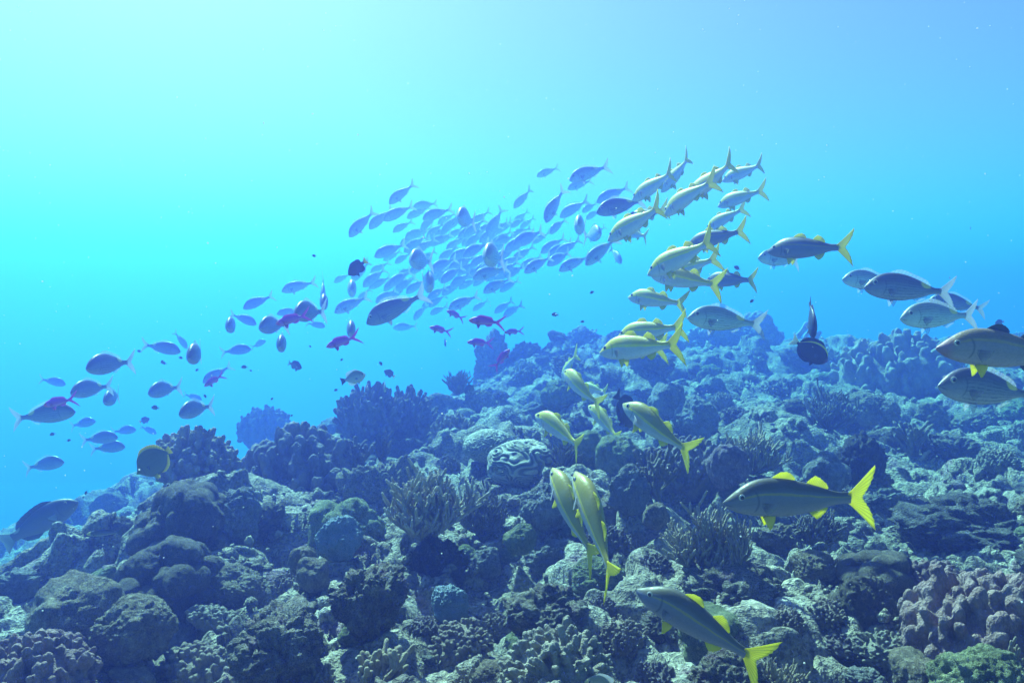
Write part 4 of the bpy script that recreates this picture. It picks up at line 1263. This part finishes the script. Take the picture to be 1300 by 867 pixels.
# --- striped breams close enough to tell apart
for a in [
    ('bream', 959, 327, 1026, 331, -22, B2, 'pale silver bream with yellow spot in open blue water, in front of a grey goatfish'),
    ('bream', 871, 401, 976, 413, -8, .25, 'silver-striped bream with big eye and yellow spot just above the hazy crest'),
    ('bream', 1067, 353, 1150, 362, -8, 0.0, 'striped bream half hidden behind its darker neighbour near the picture edge'),
    ('bream_dark', 1097, 362, 1216, 372, 0, 0.0, 'dark striped bream in clear profile, highest of the breams near the picture edge'),
    ('bream', 1138, 402, 1250, 400, -10, 0.0, 'striped bream with vivid yellow spot above the rosy-nosed goatfish'),
    ('bream_dark', 1183, 378, 1252, 394, 10, 0.0, 'bream tucked behind the one with the vivid yellow spot, only its rear showing'),
    ('bream_dark', 1184, 485, 1338, 505, -10, 0.0, 'large shadowy blue-striped bream cut by the picture edge under the rosy-nosed goatfish'),
    ('bream_dark', 465, 409, 545, 370, -6, 0.0, 'large striped bream heading down to the left in front of the hazy school'),
    ('bream', 425, 396, 470, 375, -10, 0.0, 'bream with pale back at the left end of the school, beside the large striped one'),
    ('bream_dark', 756, 270, 824, 252, -14, -.25, 'dark big-headed bream at the right end of the school against the goatfish'),
    ('bream', 742, 336, 786, 300, -10, 0.0, 'bream with a clear yellow spot below the goatfish with raised tail'),
    ('bream', 709, 343, 752, 324, -4, 0.0, 'plain dark bream touching the nose of the yellow-spotted one'),
    ('bream', 787, 335, 776, 312, -50, 0.0, 'short-looking bream facing the camera below the raised-tail goatfish'),
    ('bream', 722, 229, 777, 209, -10, 0.0, 'upper bream of two on the top edge of the school right of centre'),
    ('bream', 720, 240, 754, 228, -10, 0.0, 'lower paler bream of two on the top edge of the school right of centre'),
    ('bream', 681, 224, 711, 212, -6, 0.0, 'lone pale bream highest above the middle of the school'),
    ('bream', 665, 346, 703, 324, -16, -.25, 'bream with faint yellow spot facing left at the lower edge of the school'),
    ('bream', 600, 353, 648, 338, -16, 0.0, 'broad bream with a blunt face at the lower edge of the school'),
    ('bream', 613, 371, 652, 352, -4, 0.0, 'bream swimming down left under the blunt-faced broad one'),
    ('bream', 358, 369, 403, 357, -8, 0.0, 'dark bream alone ahead of the school, left of the black damselfish'),
    ('bream', 413, 391, 407, 347, -30, 0.0, 'slim bream diving vertically just ahead of the school'),
    ('bream', 493, 258, 529, 232, 4, 0.0, 'uppermost slim pale bream at the head of the school'),
    ('bream', 442, 300, 478, 266, 4, 0.0, 'farthest forward slim pale bream at the tip of the school'),
    ('bream', 569, 392, 610, 374, -8, 0.0, 'bream with a pale back line below the school above a tiny purple fish'),
    ('bream', 691, 283, 717, 236, -14, B1, 'steeply diving bream with tail straight up right of the middle of the school'),
]:
    swim(*a, group=GB)

GH = 'pale hazy breams packed in the school'
LH = 'pale blue hazy bream, one of many packed together in the distant school'
haze_list = [
    (469, 291, 499, 262), (487, 280, 527, 259), (525, 263, 557, 257), (516, 276, 549, 262), (537, 279, 575, 263), (498, 294, 526, 280), (515, 302, 545, 289), (476, 326, 517, 308),
    (523, 321, 557, 302), (559, 296, 584, 272), (568, 302, 593, 287), (566, 318, 592, 298), (570, 329, 608, 312), (500, 333, 524, 321), (462, 364, 491, 339), (470, 366, 497, 350), (486, 368, 514, 347),
    (634, 370, 661, 354), (543, 381, 568, 362), (560, 359, 589, 336), (525, 406, 544, 384), (500, 416, 531, 414), (423, 358, 447, 347), (652, 262, 677, 240), (697, 297, 720, 276), (711, 273, 748, 255),
    (738, 270, 760, 256), (749, 303, 770, 286), (757, 256, 802, 236), (655, 275, 672, 286), (660, 289, 680, 276), (640, 318, 682, 296), (660, 312, 690, 292), (648, 300, 676, 289),
    (686, 321, 720, 300), (694, 337, 728, 318), (604, 300, 634, 278), (612, 310, 640, 292), (618, 300, 640, 262), (588, 326, 622, 306), (596, 338, 630, 318), (606, 346, 640, 328), (580, 348, 612, 330),
    (548, 344, 580, 326), (536, 356, 566, 340), (590, 312, 618, 292), (624, 332, 660, 312), (630, 342, 664, 322), (650, 330, 680, 312), (575, 310, 604, 293), (545, 312, 575, 295), (556, 330, 584, 312),
    (530, 334, 556, 318), (520, 348, 546, 330), (505, 352, 530, 338), (515, 372, 545, 352), (494, 378, 520, 360), (478, 384, 504, 366), (560, 374, 590, 356), (582, 366, 610, 352), (618, 356, 645, 340),
    (470, 346, 496, 332), (508, 310, 536, 298), (540, 300, 566, 284), (555, 284, 580, 270), (584, 292, 612, 276), (572, 340, 598, 322), (600, 362, 626, 346), (640, 352, 668, 336), (620, 322, 648, 304),
    (660, 340, 690, 324), (676, 308, 700, 294), (638, 402, 664, 386), (600, 394, 622, 380), (545, 398, 570, 388), (486, 330, 512, 318), (452, 382, 472, 366), (556, 356, 574, 334), (534, 392, 556, 376),
    (590, 354, 618, 336), (568, 288, 592, 274), (626, 296, 652, 280), (504, 364, 528, 350), (612, 334, 640, 318),
]
rnd = random.Random(11)
for _k in range(34):
    a_ = rnd.choice(haze_list[6:])
    jx, jy = rnd.uniform(-20, 20), rnd.uniform(-13, 13)
    haze_list.append(tuple(v + (jy if i % 2 else jx) for i, v in enumerate(a_)))
for k, (hx, hy, tx, ty) in enumerate(haze_list):
    swim('bream', hx, hy, tx, ty, rnd.uniform(-36, 34), rnd.choice((0.0, 0.0, .25, -.25, .45, -.45)), LH, GH, size=rnd.uniform(1.08, 1.25), small=True)
GV = 'hazy breams facing the camera in the school'
LV = 'hazy bream in the distant school seen head-on, short and upright'
for cx, cy, hp, tn in [(535, 331, 26, 1), (543, 360, 26, -1), (627, 326, 30, 1), (447, 367, 22, -1), (737, 288, 24, 1), (752, 298, 20, -1), (592, 278, 24, 1)]:
    face('bream', cx, cy, hp, LV, GV, tn, size=1.3)

# --- breams on the open water side, mostly heading right
GL = 'breams in the open water beyond the drop-off'
for a in [
    ('bream_dark', 97, 520, 10, 533, -4, 0.0, 'long striped bream with pale tail, largest of those over the open water'),
    ('bream_dark', 124, 533, 85, 542, -16, 0.0, 'bream close behind the largest one over the open water'),
    ('bream_dark', 175, 544, 138, 549, -14, 0.0, 'round-bodied bream above the overlapping pair nearest the mushroom-shaped coral'),
    ('bream_dark', 152, 553, 98, 560, -10, 0.0, 'upper bream of the overlapping pair over the open water'),
    ('bream_dark', 161, 565, 110, 571, -10, 0.0, 'lower bream of the overlapping pair, a white fin below it'),
    ('bream_dark', 84, 584, 26, 596, -10, 0.0, 'lone deep-bodied bream lowest over the open water'),
    ('bream_dark', 201, 549, 174, 541, -20, 0.0, 'hazy bream slipping behind the mushroom-shaped knobby coral'),
    ('bream_dark', 85, 487, 47, 481, -8, 0.0, 'lone pale bream heading right high above the largest striped bream'),
    ('bream_dark', 231, 445, 176, 437, -8, 0.0, 'dark bream heading right with a small fish above its head'),
    ('bream_dark', 239, 442, 219, 420, -10, 0.0, 'small bream diving just behind the dark one heading right'),
    ('bream_dark', 320, 442, 277, 448, -10, 0.0, 'round dark bream heading right, its nose touching a paler one'),
    ('bream_dark', 339, 432, 316, 442, -24, 0.0, 'paler bream in front of the round dark one'),
    ('bream_dark', 327, 411, 289, 398, -10, 0.0, 'dark deep-bodied bream heading right above the round dark one'),
    ('bream_dark', 309, 391, 349, 374, -6, .25, 'pale bream heading down left above the dark deep-bodied one'),
    ('bream_dark', 258, 485, 295, 463, -8, 0.0, 'dark bream swimming left behind the small pink anthias'),
    ('bream_dark', 258, 507, 230, 500, -16, 0.0, 'stocky bream just above the knobs of the mushroom-shaped coral'),
    ('bream_dark', 414, 414, 386, 410, -18, 0.0, 'bream heading right beside the tail of the purple anthias'),
    ('bream_dark', 352, 398, 384, 393, -10, 0.0, 'hazy bream behind the upper purple anthias'),
]:
    swim(*a, group=GL, small=True)
LF = 'upright hazy bream seen head-on in the open water ahead of the school'
for cx, cy, hp, tn in [(117, 493, 22, 1), (144, 504, 20, -1), (141, 462, 26, 1), (250, 449, 26, -1), (210, 494, 20, 1), (295, 413, 20, -1), (348, 413, 22, 1), (359, 436, 22, -1), (394, 396, 26, 1), (446, 418, 22, -1), (250, 519, 22, 1), (412, 384, 20, -1)]:
    face('bream_dark', cx, cy, hp, LF, 'head-on breams ahead of the school', tn)

# --- purple anthias
GA = 'purple anthias'
for a in [
    ('anthias', 350, 411, 398, 398, 0, 0.0, 'plump purple anthias among hazy breams, highest of the purple fish left of the school'),
    ('anthias', 414, 440, 461, 425, 0, 0.0, 'slender magenta anthias alone below the school in open water'),
    ('anthias', 567, 394, 592, 407, 4, 0.0, 'small purple anthias just under a hazy bream'),
    ('anthias', 545, 415, 576, 423, 0, 0.0, 'purple anthias swimming left above a tiny black damselfish'),
    ('anthias', 595, 406, 645, 411, 0, 0.0, 'uppermost violet anthias beside the rock pinnacle'),
    ('anthias', 593, 434, 629, 436, 0, 0.0, 'violet anthias level with the middle of the rock pinnacle'),
    ('anthias', 647, 443, 624, 471, 0, 0.0, 'violet anthias climbing in front of the rock pinnacle'),
    ('anthias', 640, 422, 667, 420, 0, 0.0, 'violet anthias right at the top of the rock pinnacle'),
    ('anthias', 55, 514, 102, 505, 0, 0.0, 'magenta anthias resting along the back of the large striped bream'),
    ('anthias', 259, 490, 287, 474, 0, 0.0, 'small pink anthias in front of a dark bream'),
]:
    swim(*a, group=GA)

# --- single fish of other kinds
swim('butterfly', 173, 601, 217, 570, 0, 0.0, 'round olive butterflyfish with a bright yellow rim beside the mushroom-shaped coral')
swim('parrot', 94, 636, 2, 692, 6, .22, 'big slate-blue parrotfish rising along the hazy drop-off')
swim('wrasse', 109, 678, 156, 675, 4, 0.0, 'small dark wrasse with a yellow snout over the hazy slope')
swim('surgeon', 1048, 457, 1006, 430, -20, .25, 'black surgeonfish with a yellow edge line and white tail in front of the crest', size=0.95)
swim('dark_surgeon', 1028, 428, 1033, 378, -30, 0.0, 'dark slim surgeonfish hanging head down above the yellow-edged one', size=1.0)
swim('dark_surgeon', 807, 540, 779, 496, 30, 0.0, 'dark surgeonfish silhouette close behind the steeply tilted golden goatfish', size=1.15)
swim('damsel', 442, 349, 467, 329, 0, 0.0, 'black damselfish with a yellow tail edge in front of the hazy school')
swim('damsel', 190, 531, 176, 536, 0, 0.0, 'tiny black damselfish above the mushroom-shaped coral')
swim('damsel', 566, 440, 564, 428, -20, 0.0, 'tiny black damselfish below a purple anthias')
swim('damsel', 488, 470, 502, 479, -10, 0.0, 'black damselfish over the stubby-fingered coral, just above a tiny pale fish')
swim('black_tail_butterfly', 464, 475, 431, 485, 0, 0.0, 'pale round butterflyfish with a dark tail above the stubby-fingered coral')
swim('pale_fish' if 'pale_fish' in SPEC else 'black_tail_butterfly', 490, 497, 487, 482, -40, 0.0, 'tiny pale fish seen from behind over the stubby-fingered coral', size=0.7)
swim('chromis', 384, 467, 364, 460, -14, 0.0, 'dusky damselfish alone in mid water below the vertical breams')
swim('chromis', 590, 500, 604, 486, 0, 0.0, 'dark damselfish with a yellow edge near the foot of the rock pinnacle')
swim('black_tail_butterfly', 742, 862, 790, 880, -10, 0.0, 'pale fish with only its rounded back showing at the bottom edge', size=0.55)

GC = 'tiny dark fish scattered in the open water'
LC = 'tiny dark fish speck in the open blue water'
for hx, hy, tx, ty in [(306, 466, 315, 466), (248, 471, 253, 468), (485, 464, 481, 458), (424, 496, 430, 494), (63, 552, 71, 550), (90, 558, 84, 560), (262, 505, 258, 500), (192, 517, 203, 518), (108, 628, 111, 622), (68, 677, 64, 678), (754, 370, 748, 373), (742, 408, 736, 409), (700, 399, 710, 400), (932, 338, 940, 343), (952, 384, 958, 380), (1232, 288, 1232, 292), (1206, 351, 1205, 355), (1263, 410, 1276, 408), (396, 324, 402, 326), (432, 458, 436, 455), (395, 441, 392, 438), (320, 471, 316, 470), (347, 505, 343, 508), (372, 527, 368, 528), (205, 460, 212, 462), (174, 445, 180, 447), (207, 457, 204, 462), (232, 455, 226, 453), (66, 676, 70, 674), (107, 630, 104, 633)]:
    dd = random.Random(hx).uniform(4.0, 6.5)
    n_ = math.hypot(hx - tx, hy - ty)
    swim('chromis', hx, hy, tx, ty, 0, 0.0, LC, GC, size=n_ * dd / F / SPEC['chromis']['L'], small=True)


def build_motes():
    """drifting specks lit by the sun"""
    r = np.random.default_rng(8)
    V1, T1 = ico(1)
    Vs, Ts = [], []
    for i in range(700):
        d = 0.7 + 5.5 * r.random() ** 0.8
        p = at(r.random() * 1340 - 20, r.random() * 880 - 5, d)
        s = (0.0005 + 0.0008 * r.random() ** 3) * (0.6 + 0.5 * d)
        Vs.append(V1 * s * (0.7 + 0.6 * r.random(3)) + np.array(p[:]))
        Ts.append(T1 + i * len(V1))
    k = Nodes('pale_mote')
    k.b.inputs['Base Color'].default_value = (0.75, 0.75, 0.72, 1)
    tr = k.n('ShaderNodeBsdfTranslucent')
    tr.inputs['Color'].default_value = (0.85, 0.88, 0.86, 1)
    mx = k.n('ShaderNodeMixShader')
    mx.inputs[0].default_value = 0.7
    k.t.links.new(k.b.outputs[0], mx.inputs[1])
    k.t.links.new(tr.outputs[0], mx.inputs[2])
    k.t.links.new(mx.outputs[0], k.out.inputs['Surface'])
    o = link('drifting_particles', np_mesh('drifting_particles', np.concatenate(Vs), np.concatenate(Ts), [k.m]))
    o['kind'] = 'stuff'


build_motes()
# ---------------------------------------------------------------- the water the light scatters in
def build_haze():
    bm = bmesh.new()
    bmesh.ops.create_cube(bm, size=1.0)
    x0, x1, y0, y1, z0, z1 = -60, 60, -8, 75, -19.0, HAZE_TOP
    for v in bm.verts:
        v.co = ((x0 + x1) / 2 + v.co.x * (x1 - x0), (y0 + y1) / 2 + v.co.y * (y1 - y0), (z0 + z1) / 2 + v.co.z * (z1 - z0))
    me = bpy.data.meshes.new('haze')
    bm.to_mesh(me); bm.free()
    m = bpy.data.materials.new('blue_water_haze')
    m.use_nodes = True
    nt = m.node_tree
    nt.nodes.clear()
    out = nt.nodes.new('ShaderNodeOutputMaterial')
    pv = nt.nodes.new('ShaderNodeVolumePrincipled')
    pv.inputs['Density Attribute'].default_value = ''
    pv.inputs['Density'].default_value = HAZE_DENSITY
    pv.inputs['Color'].default_value = (*HAZE_COLOR, 1)
    pv.inputs['Absorption Color'].default_value = (*HAZE_ABSORB, 1)
    pv.inputs['Anisotropy'].default_value = HAZE_G
    nt.links.new(pv.outputs['Volume'], out.inputs['Volume'])
    me.materials.append(m)
    o = bpy.data.objects.new('haze', me)
    sc.collection.objects.link(o)
    o['kind'] = 'stuff'
    return o
build_haze()
